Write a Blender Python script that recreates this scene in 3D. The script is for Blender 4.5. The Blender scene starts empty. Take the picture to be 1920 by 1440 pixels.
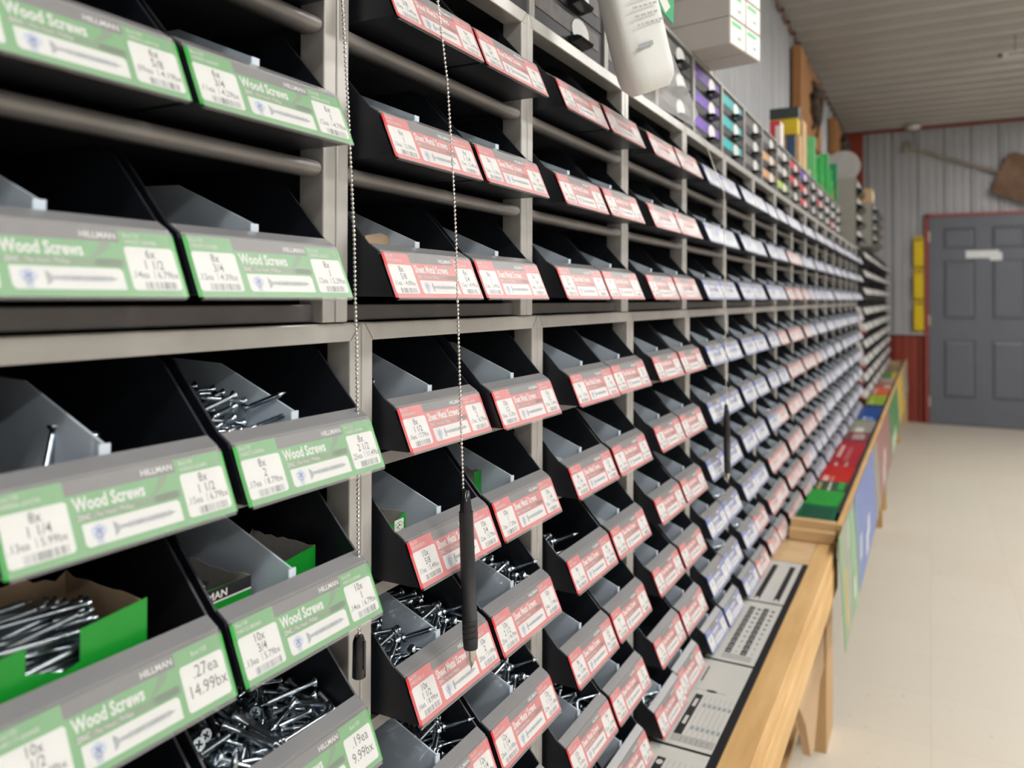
import bpy, math, random
from mathutils import Vector, Matrix, Quaternion
R = math.radians
scene = bpy.context.scene
COL = scene.collection
ZC = 1.2174            # eye height; heights below written as H(z) are measured from the eye
def H(z): return z + ZC

# ------------------------------------------------------------------ camera
yaw, pitch, roll, fpx = 0.4902, -0.0098, 0.0024, 1467.9
fw = Vector((-math.sin(yaw) * math.cos(pitch), math.cos(yaw) * math.cos(pitch), -math.sin(pitch)))
rt = Vector((math.cos(yaw), math.sin(yaw), 0)); up = rt.cross(fw)
r2 = math.cos(roll) * rt + math.sin(roll) * up; u2 = -math.sin(roll) * rt + math.cos(roll) * up
cd = bpy.data.cameras.new('camera'); cam = bpy.data.objects.new('camera', cd); COL.objects.link(cam)
Mx = Matrix((r2, u2, -fw)).transposed().to_4x4(); Mx.translation = Vector((0, 0, ZC)); cam.matrix_world = Mx
cd.sensor_width = 36; cd.lens = fpx * 36 / 1920; cd.shift_y = -(720 - 546.14) / 1920
cd.clip_start = .02; cd.clip_end = 60
cd.dof.use_dof = True; cd.dof.focus_distance = .64; cd.dof.aperture_fstop = 6.5
scene.camera = cam

# ------------------------------------------------------------------ world, lights, exposure
w = bpy.data.worlds.new('world'); scene.world = w; w.use_nodes = True
w.node_tree.nodes['Background'].inputs[0].default_value = (.9, .95, 1, 1)
w.node_tree.nodes['Background'].inputs[1].default_value = .25
scene.view_settings.view_transform = 'Standard'; scene.view_settings.look = 'None'
scene.view_settings.gamma = 1; scene.view_settings.exposure = 0.20; scene.view_settings.use_curve_mapping = False
scene.cycles.max_bounces = 8; scene.cycles.transparent_max_bounces = 16
CEIL = H(1.7394)
def strip_light(x, y, e, sx=.14, sy=1.2, col=(1, .988, .975)):
    l = bpy.data.lights.new('ceiling_strip_light', 'AREA'); l.shape = 'RECTANGLE'; l.size = sx; l.size_y = sy; l.energy = e; l.color = col
    o = bpy.data.objects.new('ceiling_strip_light', l); COL.objects.link(o); o.location = (x, y, CEIL - .08)
for yy in (-1.6, .4, 2.4, 4.4, 6.4): strip_light(1.25, yy, 20)
for yy in (-1.6, 1.0, 3.6, 6.2): strip_light(3.0, yy, 26)

# ------------------------------------------------------------------ materials
MAT = {}
def mat(name, col, rough=.5, metal=0.0, var=0.0, scale=20, alpha=1.0, coat=0.0, bump=0.0, spec=.5, col2=None, stretch=(1, 1, 1), detail=4):
    if name in MAT: return MAT[name]
    m = bpy.data.materials.new(name); m.use_nodes = True; nt = m.node_tree; b = nt.nodes['Principled BSDF']
    b.inputs['Base Color'].default_value = (*col, 1); b.inputs['Roughness'].default_value = rough
    b.inputs['Metallic'].default_value = metal; b.inputs['Alpha'].default_value = alpha
    b.inputs['Coat Weight'].default_value = coat; b.inputs['Specular IOR Level'].default_value = spec
    if var or bump or col2:
        tc = nt.nodes.new('ShaderNodeTexCoord'); mp = nt.nodes.new('ShaderNodeMapping'); mp.inputs['Scale'].default_value = stretch
        n = nt.nodes.new('ShaderNodeTexNoise'); n.inputs['Scale'].default_value = scale; n.inputs['Detail'].default_value = detail
        nt.links.new(tc.outputs['Object'], mp.inputs[0]); nt.links.new(mp.outputs[0], n.inputs['Vector'])
        if var or col2:
            r = nt.nodes.new('ShaderNodeValToRGB'); c2 = col2 or tuple(min(1, c * (1 + var)) for c in col); c1 = col if col2 else tuple(c * (1 - var) for c in col)
            r.color_ramp.elements[0].position = .35; r.color_ramp.elements[1].position = .65
            r.color_ramp.elements[0].color = (*c1, 1); r.color_ramp.elements[1].color = (*c2, 1)
            nt.links.new(n.outputs['Fac'], r.inputs[0]); nt.links.new(r.outputs[0], b.inputs['Base Color'])
        if bump:
            bp = nt.nodes.new('ShaderNodeBump'); bp.inputs['Strength'].default_value = bump; bp.inputs['Distance'].default_value = .002
            nt.links.new(n.outputs['Fac'], bp.inputs['Height']); nt.links.new(bp.outputs[0], b.inputs['Normal'])
    MAT[name] = m; return m
def wood(name, c1, c2, axis='y', scale=9):
    if name in MAT: return MAT[name]
    st = {'x': (.12, 1, 1), 'y': (1, .12, 1), 'z': (1, 1, .12)}[axis]
    return mat(name, c1, .55, scale=scale * 4, col2=c2, stretch=st, bump=.15, detail=6)
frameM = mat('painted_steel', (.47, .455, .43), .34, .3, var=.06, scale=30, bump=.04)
railDark = mat('shaded_rail_paint', (.12, .112, .11), .4, .3, var=.1, scale=22)  # dark grey paint, with shade from the bins above added to its colour
barM = mat('shaded_bar_paint', (.27, .255, .25), .38, .3, var=.1, scale=16)  # same paint as the frame, darkened for the shade under the bins
frameDark = mat('painted_steel_inside', (.05, .05, .056), .45, .3, var=.08, scale=18)  # frame paint darkened to carry the shade inside the racks
blackP = mat('black_plastic', (.007, .0085, .013), .42, var=.2, scale=40)
dividerM = mat('frosted_divider', (.72, .82, .92), .30, alpha=.64, var=.05, scale=25)
coverM = mat('clear_label_cover', (.80, .79, .78), .22, alpha=.27, var=.02, scale=30)
def cover_mat():
    nt = coverM.node_tree; nt.nodes.clear(); N = nt.nodes.new
    out = N('ShaderNodeOutputMaterial'); t = N('ShaderNodeBsdfTransparent'); d = N('ShaderNodeBsdfDiffuse'); g = N('ShaderNodeBsdfGlossy'); m1 = N('ShaderNodeMixShader'); m2 = N('ShaderNodeMixShader'); f = N('ShaderNodeFresnel')
    nz = N('ShaderNodeTexNoise'); nz.inputs['Scale'].default_value = 30; mr = N('ShaderNodeMapRange'); mr.inputs[3].default_value = .18; mr.inputs[4].default_value = .21
    d.inputs[0].default_value = (.82, .81, .80, 1); g.inputs[0].default_value = (1, 1, 1, 1); g.inputs[1].default_value = .32; f.inputs[0].default_value = 1.42
    nt.links.new(nz.outputs[0], mr.inputs[0]); nt.links.new(mr.outputs[0], m1.inputs[0]); nt.links.new(t.outputs[0], m1.inputs[1]); nt.links.new(d.outputs[0], m1.inputs[2])
    fm = N('ShaderNodeMath'); fm.operation = 'MULTIPLY'; fm.inputs[1].default_value = .42; nt.links.new(f.outputs[0], fm.inputs[0]); nt.links.new(fm.outputs[0], m2.inputs[0]); nt.links.new(m1.outputs[0], m2.inputs[1]); nt.links.new(g.outputs[0], m2.inputs[2]); nt.links.new(m2.outputs[0], out.inputs[0])
cover_mat()
zinc = mat('zinc_plate', (.54, .61, .67), .22, 1.0, var=.1, scale=300)
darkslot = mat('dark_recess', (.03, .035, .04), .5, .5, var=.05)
chrome = mat('nickel_chain', (.75, .74, .70), .18, 1.0, var=.05, scale=200)
EG = mat('label_green_edge', (.01, .38, .03), .35, var=.04); ER = mat('label_red_edge', (.75, .02, .03), .35, var=.04)
cream = mat('cream_paper', (.62, .60, .56), .6, var=.03, scale=60)
LG = mat('label_green', (.075, .34, .085), .4, var=.04, scale=50)  # green ink paled to stand in for the haze of the clear cover
LGd = mat('label_green_band', (.11, .23, .10), .4, var=.04, scale=50)
LR = mat('label_red', (.64, .105, .11), .4, var=.04, scale=50)  # red ink paled likewise, cover haze put into the colour
LRd = mat('label_red_band', (.38, .16, .15), .4, var=.04, scale=50)
LB = mat('label_blue', (.12, .18, .50), .4, var=.04, scale=50)
LBd = mat('label_blue_band', (.14, .18, .38), .4, var=.04, scale=50)
LGrey = mat('label_grey_band', (.10, .095, .10), .4, var=.04, scale=50)
LWhite = mat('label_white', (.73, .73, .715), .45, var=.02, scale=50)
LInk = mat('label_ink', (.02, .02, .025), .5, var=.04, scale=50)
LPic = mat('label_picture_grey', (.30, .33, .36), .5, var=.15, scale=400)
LPicB = mat('label_picture_blue', (.50, .56, .68), .5, var=.15, scale=300)
cGreen = mat('carton_green', (.005, .235, .02), .4, var=.05, scale=20)
cardIn = mat('carton_inside', (.42, .30, .19), .75, var=.12, scale=40)
cardGrey = mat('carton_grey', (.36, .34, .31), .75, var=.1, scale=60)
white = mat('white_card', (.74, .72, .67), .5, var=.02, scale=10)
pine = wood('pine_plank', (.58, .34, .13), (.72, .46, .20), 'y')
pineX = wood('pine_end_board', (.56, .36, .17), (.64, .43, .22), 'x')
ply = wood('plywood', (.58, .38, .19), (.66, .46, .26), 'z', 5)

# ------------------------------------------------------------------ mesh builder
class MB:
    def __init__(s): s.v = []; s.f = []; s.m = []; s.sm = []
    def poly(s, pts, m=0, smooth=False):
        k = len(s.v); s.v += [tuple(p) for p in pts]; s.f.append(tuple(range(k, k + len(pts)))); s.m.append(m); s.sm.append(smooth)
    def raw(s, vs, fs, m=0, smooth=False, M=None):
        k = len(s.v); s.v += [tuple(M @ Vector(p)) if M else tuple(p) for p in vs]
        for f in fs: s.f.append(tuple(i + k for i in f)); s.m.append(m); s.sm.append(smooth)
    def box(s, x0, x1, y0, y1, z0, z1, m=0, M=None):
        s.raw([(x0, y0, z0), (x1, y0, z0), (x1, y1, z0), (x0, y1, z0), (x0, y0, z1), (x1, y0, z1), (x1, y1, z1), (x0, y1, z1)],
              [(3, 2, 1, 0), (4, 5, 6, 7), (0, 1, 5, 4), (1, 2, 6, 5), (2, 3, 7, 6), (3, 0, 4, 7)], m, False, M)
    def prism(s, poly, a0, a1, axis='y', m=0, smooth=False):   # poly: 2D outline; extruded along axis
        def P(p, a): return (p[0], a, p[1]) if axis == 'y' else ((a, p[0], p[1]) if axis == 'x' else (p[0], p[1], a))
        n = len(poly); ar = sum(poly[i][0] * poly[(i + 1) % n][1] - poly[(i + 1) % n][0] * poly[i][1] for i in range(n))
        if (ar < 0) != (axis == 'y'): poly = poly[::-1]
        vs = [P(p, a0) for p in poly] + [P(p, a1) for p in poly]
        s.raw(vs, [tuple(range(n - 1, -1, -1)), tuple(range(n, 2 * n))], m)
        s.raw(vs, [(i, (i + 1) % n, n + (i + 1) % n, n + i) for i in range(n)], m, smooth)
    def lathe(s, prof, seg=12, m=0, M=None, smooth=True, cap=True):  # prof: (along z, r)
        vs = []; fs = []; n = len(prof)
        for z, r in prof:
            for k in range(seg):
                a = 2 * math.pi * k / seg; vs.append((r * math.cos(a), r * math.sin(a), z))
        for i in range(n - 1):
            for k in range(seg): fs.append((i * seg + k, i * seg + (k + 1) % seg, (i + 1) * seg + (k + 1) % seg, (i + 1) * seg + k))
        s.raw(vs, fs, m, smooth, M)
        if cap: s.raw(vs, [tuple(range(seg - 1, -1, -1)), tuple(range((n - 1) * seg, n * seg))], m, False, M)
    def tube(s, pts, r, seg=8, m=0):
        pts = [Vector(p) for p in pts]; vs = []; fs = []; n = len(pts)
        for i, p in enumerate(pts):
            d = (pts[min(i + 1, n - 1)] - pts[max(i - 1, 0)]).normalized()
            a = d.cross(Vector((0, 0, 1))); a = a.normalized() if a.length > 1e-4 else Vector((1, 0, 0)); b = d.cross(a)
            rr = r[i] if isinstance(r, (list, tuple)) else r
            for k in range(seg):
                t = 2 * math.pi * k / seg; vs.append(p + rr * (math.cos(t) * a + math.sin(t) * b))
        for i in range(n - 1):
            for k in range(seg): fs.append((i * seg + k, (i + 1) * seg + k, (i + 1) * seg + (k + 1) % seg, i * seg + (k + 1) % seg))
        s.raw(vs, fs, m, True); s.raw(vs, [tuple(range(seg)), tuple(range(n * seg - 1, (n - 1) * seg - 1, -1))], m)
    def mesh(s, name, mats):
        me = bpy.data.meshes.new(name); me.from_pydata(s.v, [], s.f)
        me.polygons.foreach_set('material_index', s.m); me.polygons.foreach_set('use_smooth', s.sm)
        for x in (mats if isinstance(mats, (list, tuple)) else [mats]): me.materials.append(x)
        me.update(); return me
    def grid(s, rows, m=0, closed=False):
        n = len(rows[0]); vs = [p for r_ in rows for p in r_]
        s.raw(vs, [(i * n + k, (i + 1) * n + k, (i + 1) * n + (k + 1) % n, i * n + (k + 1) % n) for i in range(len(rows) - 1) for k in range(n if closed else n - 1)], m, True)
    def build(s, name, mats, parent=None, loc=(0, 0, 0), bevel=0):
        return obj(name, s.mesh(name, mats), parent, loc, bevel=bevel)
def obj(name, me, parent=None, loc=(0, 0, 0), rot=None, bevel=0):
    o = bpy.data.objects.new(name, me); COL.objects.link(o); o.location = loc
    if rot is not None:
        if isinstance(rot, Quaternion): o.rotation_mode = 'QUATERNION'; o.rotation_quaternion = rot
        else: o.rotation_euler = rot
    if parent: o.parent = parent
    if bevel:
        b = o.modifiers.new('bevel', 'BEVEL'); b.width = bevel; b.segments = 2; b.limit_method = 'ANGLE'
    return o
def tag(o, label, cat, group=None, kind=None):
    o['label'] = label; o['category'] = cat
    if group: o['group'] = group
    if kind: o['kind'] = kind
    return o
def thing(name, label, cat, loc=(0, 0, 0), group=None, rot=(0, 0, 0)):
    o = bpy.data.objects.new(name, None); COL.objects.link(o); o.location = loc; o.rotation_euler = rot; o.empty_display_size = .02
    return tag(o, label, cat, group)
def struct(o): o['kind'] = 'structure'; return o
def ordinal(n): return ['zeroth', 'first', 'second', 'third', 'fourth', 'fifth', 'sixth', 'seventh', 'eighth', 'ninth', 'tenth', 'eleventh', 'twelfth', 'thirteenth', 'fourteenth', 'fifteenth', 'sixteenth'][n]

# ------------------------------------------------------------------ lettering as flat polygons
_tc = {}
def text_polys(s, bold=.0):
    k = (s, bold)
    if k in _tc: return _tc[k]
    cu = bpy.data.curves.new('lettering', 'FONT'); cu.body = s; cu.size = 1; cu.offset = bold; cu.resolution_u = 2
    o = bpy.data.objects.new('lettering', cu); me = o.to_mesh()
    vs = [(v.co.x, v.co.y) for v in me.vertices]; fs = [tuple(p.vertices) for p in me.polygons]
    o.to_mesh_clear(); bpy.data.objects.remove(o); bpy.data.curves.remove(cu)
    wd = max((v[0] for v in vs), default=0)
    _tc[k] = (vs, fs, wd); return _tc[k]
class Sheet:
    """flat printed sheet: 2D artwork (u,v in metres) laid in layers on a plane O + u*U + v*V, lifted along N"""
    def __init__(s, O=(0, 0, 0), U=(0, 1, 0), V=(0, 0, 1), step=4e-5):
        s.O = Vector(O); s.U = Vector(U); s.V = Vector(V); s.N = s.U.cross(s.V).normalized(); s.st = step; s.mb = MB()
    def P(s, u, v, l): return s.O + s.U * u + s.V * v + s.N * (s.st * l)
    def poly(s, pts, m, l=1): s.mb.poly([s.P(u, v, l) for u, v in pts], m)
    def rect(s, u0, u1, v0, v1, m, l=1): s.poly([(u0, v0), (u1, v0), (u1, v1), (u0, v1)], m, l)
    def text(s, t, u, v, h, m, l=3, bold=0, xs=.85, al='l', maxw=None):
        vs, fs, wd = text_polys(t, bold); k = h / .69; sx = k * xs
        if maxw and wd * sx > maxw: sx = maxw / wd
        u -= {'l': 0, 'c': .5, 'r': 1}[al] * wd * sx
        s.mb.raw([s.P(u + a * sx, v + b * k, l) for a, b in vs], fs, m)
    def disc(s, u, v, ru, rv, m, l=2, n=16): s.poly([(u + ru * math.cos(2 * math.pi * i / n), v + rv * math.sin(2 * math.pi * i / n)) for i in range(n)], m, l)

# ------------------------------------------------------------------ the room
rib = mat('ribbed_steel_grey', (.36, .365, .38), .42, .25, var=.04, scale=3)
ribC = mat('ribbed_steel_ceiling', (.40, .385, .36), .45, .2, var=.05, scale=2)
redS = mat('red_steel', (.24, .036, .02), .4, .1, var=.08, scale=4)
def ribbed(name, L, height, m, pitch=.2286, depth=.019, th=.004):
    """sheet in local (s along, t up), ribs stick out along +n; returned as MB in coords (s, n, t)"""
    prof = []; s0 = 0.0
    while s0 < L:
        for a, d in ((0, 0), (.012, depth), (.034, depth), (.046, 0), (.086, 0), (.091, .0055), (.105, .0055), (.110, 0), (.158, 0), (.163, .0055), (.177, .0055), (.182, 0)):
            if s0 + a < L: prof.append((s0 + a, d))
        s0 += pitch
    prof.append((L, 0)); return prof
def wall_mesh(prof, t0, t1, place, name, m):
    mb = MB()
    for (a, d), (b, e) in zip(prof[:-1], prof[1:]):
        mb.poly([place(a, d, t0), place(b, e, t0), place(b, e, t1), place(a, d, t1)])
        mb.poly([place(a, -.004, t1), place(b, -.004, t1), place(b, -.004, t0), place(a, -.004, t0)])
    return struct(mb.build(name, m))
YB, XL, XR, YF = 8.79, -.79, 4.2, -3.2
def box_struct(name, a, m):
    mb = MB(); mb.box(*a); return struct(mb.build(name, m))
floorM = mat('floor_vinyl', (.56, .485, .38), .42, var=.03, scale=3, bump=.02)
def floor_nodes():
    nt = floorM.node_tree; b = nt.nodes['Principled BSDF']
    tc = nt.nodes.new('ShaderNodeTexCoord'); br = nt.nodes.new('ShaderNodeTexBrick'); br.offset = 0
    br.inputs['Scale'].default_value = 1; br.inputs['Brick Width'].default_value = .3048; br.inputs['Row Height'].default_value = .3048
    br.inputs['Mortar Size'].default_value = .0012; br.inputs['Color1'].default_value = (.655, .60, .505, 1); br.inputs['Color2'].default_value = (.635, .58, .485, 1); br.inputs['Mortar'].default_value = (.56, .505, .42, 1)
    n = nt.nodes.new('ShaderNodeTexNoise'); n.inputs['Scale'].default_value = 45; n.inputs['Detail'].default_value = 3
    r = nt.nodes.new('ShaderNodeValToRGB'); r.color_ramp.elements[0].position = .24; r.color_ramp.elements[1].position = .34
    r.color_ramp.elements[0].color = (.55, .55, .55, 1); r.color_ramp.elements[1].color = (1, 1, 1, 1)
    mx = nt.nodes.new('ShaderNodeMix'); mx.data_type = 'RGBA'; mx.blend_type = 'MULTIPLY'; mx.inputs[0].default_value = .6
    nt.links.new(tc.outputs['Object'], br.inputs['Vector']); nt.links.new(tc.outputs['Object'], n.inputs['Vector']); nt.links.new(n.outputs[0], r.inputs[0])
    nt.links.new(br.outputs['Color'], mx.inputs[6]); nt.links.new(r.outputs[0], mx.inputs[7]); nt.links.new(mx.outputs[2], b.inputs['Base Color'])
floor_nodes()
box_struct('floor', (XL - .1, XR + .1, YF - .1, YB + .1, -.05, 0), floorM)
wall_mesh(ribbed('', YB - YF, 0, 0), 0, CEIL, lambda s, n, t: (XL + n, YF + s, t), 'wall_left', rib)
wall_mesh(ribbed('', XR - XL, 0, 0), H(-.3355), CEIL, lambda s, n, t: (XL + s, YB - n, t), 'wall_back', rib)
wall_mesh(ribbed('', XR - XL, 0, 0), 0, H(-.345), lambda s, n, t: (XL + s, YB - n, t), 'trim_1', redS)
wall_mesh(ribbed('', YB - YF, 0, 0), XL, XR, lambda s, n, t: (t, YF + s, CEIL - n), 'ceiling', ribC)
plain = mat('plain_wall_paint', (.55, .55, .54), .6, var=.03, scale=2)
box_struct('wall_right', (XR, XR + .05, YF, YB, 0, CEIL), plain)
box_struct('wall_front', (XL, XR, YF - .05, YF, 0, CEIL), plain)
box_struct('trim_2', (XL + .0, XL + .19, YB - .035, YB - .02, H(-.335), CEIL - .02), redS)        # red corner flashing
box_struct('trim_3', (XL + .02, XR, YB - .034, YB - .02, CEIL - .046, CEIL - .021), redS)
box_struct('trim_4', (XL + .02, .0 - .04, YB - .036, YB - .02, H(-.347), H(-.33)), mat('grey_flashing', (.42, .42, .44), .4, .3, var=.03))
mb = MB()
s = YF
while s < YB - .1:                                                   # dark foam closures between the ceiling ribs and the wall
    mb.box(XL + .004, XL + .034, s + .006, s + .040, CEIL - .028, CEIL - .0195); s += .2286
mb.box(XL + .004, XL + .02, YF, YB - .05, CEIL - .045, CEIL - .02, 1)
struct(mb.build('trim_5', [mat('closure_foam', (.03, .03, .035), .8, var=.1), mat('dull_red_flashing', (.16, .07, .06), .5, var=.1)]))
# door
doorM = mat('slate_door_paint', (.118, .130, .155), .42, var=.03, scale=6)
dt = thing('door_1', 'slate grey six-panel door in a red frame in the far wall', 'door', (0, YB, 0)); dt['kind'] = 'structure'
D0, D1, DT = -.004, .905, H(.812)
mb = MB(); yd = -.040; PAN = []
cols = ((.113, .385), (.520, .792)); rows = ((H(.495), H(.705)), (H(-.185), H(.385)), (H(-.955), H(-.388)))
xs = [D0, cols[0][0], cols[0][1], cols[1][0], cols[1][1], D1]; zs = [.008, rows[2][0], rows[2][1], rows[1][0], rows[1][1], rows[0][0], rows[0][1], DT]
mb.box(D0, D1, yd + .014, -.02, .008, DT)
for i in range(5):
    for j in range(7):
        if i in (1, 3) and j in (1, 3, 5): continue
        mb.box(xs[i], xs[i + 1], yd, yd + .014, zs[j], zs[j + 1])
mb.build('slab', doorM, dt)
for c in cols:
    for r_ in rows:
        p = MB(); x0, x1 = c; z0, z1 = r_; a, bq = .004, .034
        o = [(x0 + a, yd + .0135, z0 + a), (x1 - a, yd + .0135, z0 + a), (x1 - a, yd + .0135, z1 - a), (x0 + a, yd + .0135, z1 - a)]
        i_ = [(x0 + bq, yd + .003, z0 + bq), (x1 - bq, yd + .003, z0 + bq), (x1 - bq, yd + .003, z1 - bq), (x0 + bq, yd + .003, z1 - bq)]
        p.poly(i_)
        for k in range(4): p.poly([o[k], o[(k + 1) % 4], i_[(k + 1) % 4], i_[k]])
        p.build('door_panel', doorM, dt)
mb = MB()
for z in (H(.62), H(-.2), H(-1.0)): mb.box(-.012, .004, yd - .006, yd + .002, z - .05, z + .05)
mb.build('hinge', mat('hinge_brass', (.5, .42, .33), .4, .6, var=.1), dt)['label'] = 'dull brass hinges'
mb = MB(); mb.box(-.040, -.010, -.052, -.018, 0, DT + .028); mb.box(D1 + .006, D1 + .036, -.052, -.018, 0, DT + .028); mb.box(-.040, D1 + .036, -.052, -.018, DT + .004, DT + .030)
mb.build('door_frame', mat('red_door_frame', (.30, .05, .04), .4, var=.06), dt)
mb = MB(); mb.box(D0, D1, yd + .002, yd + .02, 0, .008); mb.build('threshold', mat('dark_rubber', (.02, .02, .02), .7, var=.1), dt)
# sign on the door: a torn pale strip
o = Sheet((.308, YB - .0415, H(.405)), (1, 0, -.09), (0, 0, 1), 2e-4)
o.mb.box(0, .275, 0, .0012, 0, .072, 0, Matrix.Translation(o.O))
o.mb.box(.2, .30, -.0005, .0008, -.026, .05, 0, Matrix.Translation(o.O))
tag(o.mb.build('door_sign', mat('sign_white', (.72, .73, .74), .35, var=.12, scale=60)), 'small curled white sign stuck on the slate grey door', 'sign')
# ------------------------------------------------------------------ rack units (one steel frame per bay)
PITCH = .291; SU = .4198; SL = .4531; XU = -.362; XLo = -.366; NB = 16
UROW = [.196, .098, 0.0]; LROW = [-.1145, -.2125, -.3125, -.4125, -.511, -.6075]
def rack(kind, W, z0, z1, bars, depth=.30, pw=.0129):
    """local origin: front lower corner nearest the camera; x out to the aisle, y along the rack"""
    h = z1 - z0; parts = []
    g = .0004
    for y in (g, W - pw):
        mb = MB(); mb.box(-.022, 0, y, y + pw - g, 0, h); parts.append(('front_post', mb.mesh('front_post', frameM), .0012))
    mb = MB(); mb.box(-.020, .0003, g + .002, W - g - .002, h - .0135, h - .0002)
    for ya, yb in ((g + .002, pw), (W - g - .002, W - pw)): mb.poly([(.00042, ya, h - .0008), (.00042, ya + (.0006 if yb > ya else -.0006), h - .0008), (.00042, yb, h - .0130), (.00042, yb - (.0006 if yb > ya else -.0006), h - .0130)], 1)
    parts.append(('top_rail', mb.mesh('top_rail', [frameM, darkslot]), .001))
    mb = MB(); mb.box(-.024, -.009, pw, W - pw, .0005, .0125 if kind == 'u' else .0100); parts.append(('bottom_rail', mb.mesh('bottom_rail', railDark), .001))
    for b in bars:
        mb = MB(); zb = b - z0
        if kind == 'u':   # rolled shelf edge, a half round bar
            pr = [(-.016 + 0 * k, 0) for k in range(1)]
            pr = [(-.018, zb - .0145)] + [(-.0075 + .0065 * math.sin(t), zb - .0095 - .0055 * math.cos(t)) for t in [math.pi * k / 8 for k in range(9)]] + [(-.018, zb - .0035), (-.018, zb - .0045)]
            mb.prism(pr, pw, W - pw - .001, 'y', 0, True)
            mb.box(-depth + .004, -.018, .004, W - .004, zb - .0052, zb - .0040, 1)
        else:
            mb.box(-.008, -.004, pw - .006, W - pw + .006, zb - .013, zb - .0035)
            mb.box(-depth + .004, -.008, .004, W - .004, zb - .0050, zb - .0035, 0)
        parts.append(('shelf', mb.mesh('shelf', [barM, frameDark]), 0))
    for y in (.0006, W - .0018):
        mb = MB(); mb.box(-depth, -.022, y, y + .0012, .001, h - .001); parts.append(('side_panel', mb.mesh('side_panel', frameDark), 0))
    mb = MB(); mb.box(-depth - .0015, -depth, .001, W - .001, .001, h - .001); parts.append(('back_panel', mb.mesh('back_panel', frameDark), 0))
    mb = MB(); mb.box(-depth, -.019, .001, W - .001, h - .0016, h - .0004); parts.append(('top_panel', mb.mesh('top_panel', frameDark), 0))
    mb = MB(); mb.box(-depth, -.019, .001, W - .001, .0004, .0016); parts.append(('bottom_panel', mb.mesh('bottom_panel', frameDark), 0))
    return parts
def place_rack(parts, loc, label, group):
    t = thing('bin_rack', label, 'rack', loc, group)
    for n, me, bv in parts: obj(n, me, t, bevel=bv)
    return t
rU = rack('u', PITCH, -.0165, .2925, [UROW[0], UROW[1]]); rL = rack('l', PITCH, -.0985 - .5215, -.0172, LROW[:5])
def bayword(b): return 'bay nearest the camera' if b == 0 else ordinal(b + 1) + ' bay from the camera'
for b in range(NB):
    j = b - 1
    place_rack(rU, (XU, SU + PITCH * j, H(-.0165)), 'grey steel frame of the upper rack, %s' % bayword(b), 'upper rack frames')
    place_rack(rL, (XLo, SL + PITCH * j, H(-.62)), 'grey steel frame of the lower rack, %s' % bayword(b), 'lower rack frames')

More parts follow.
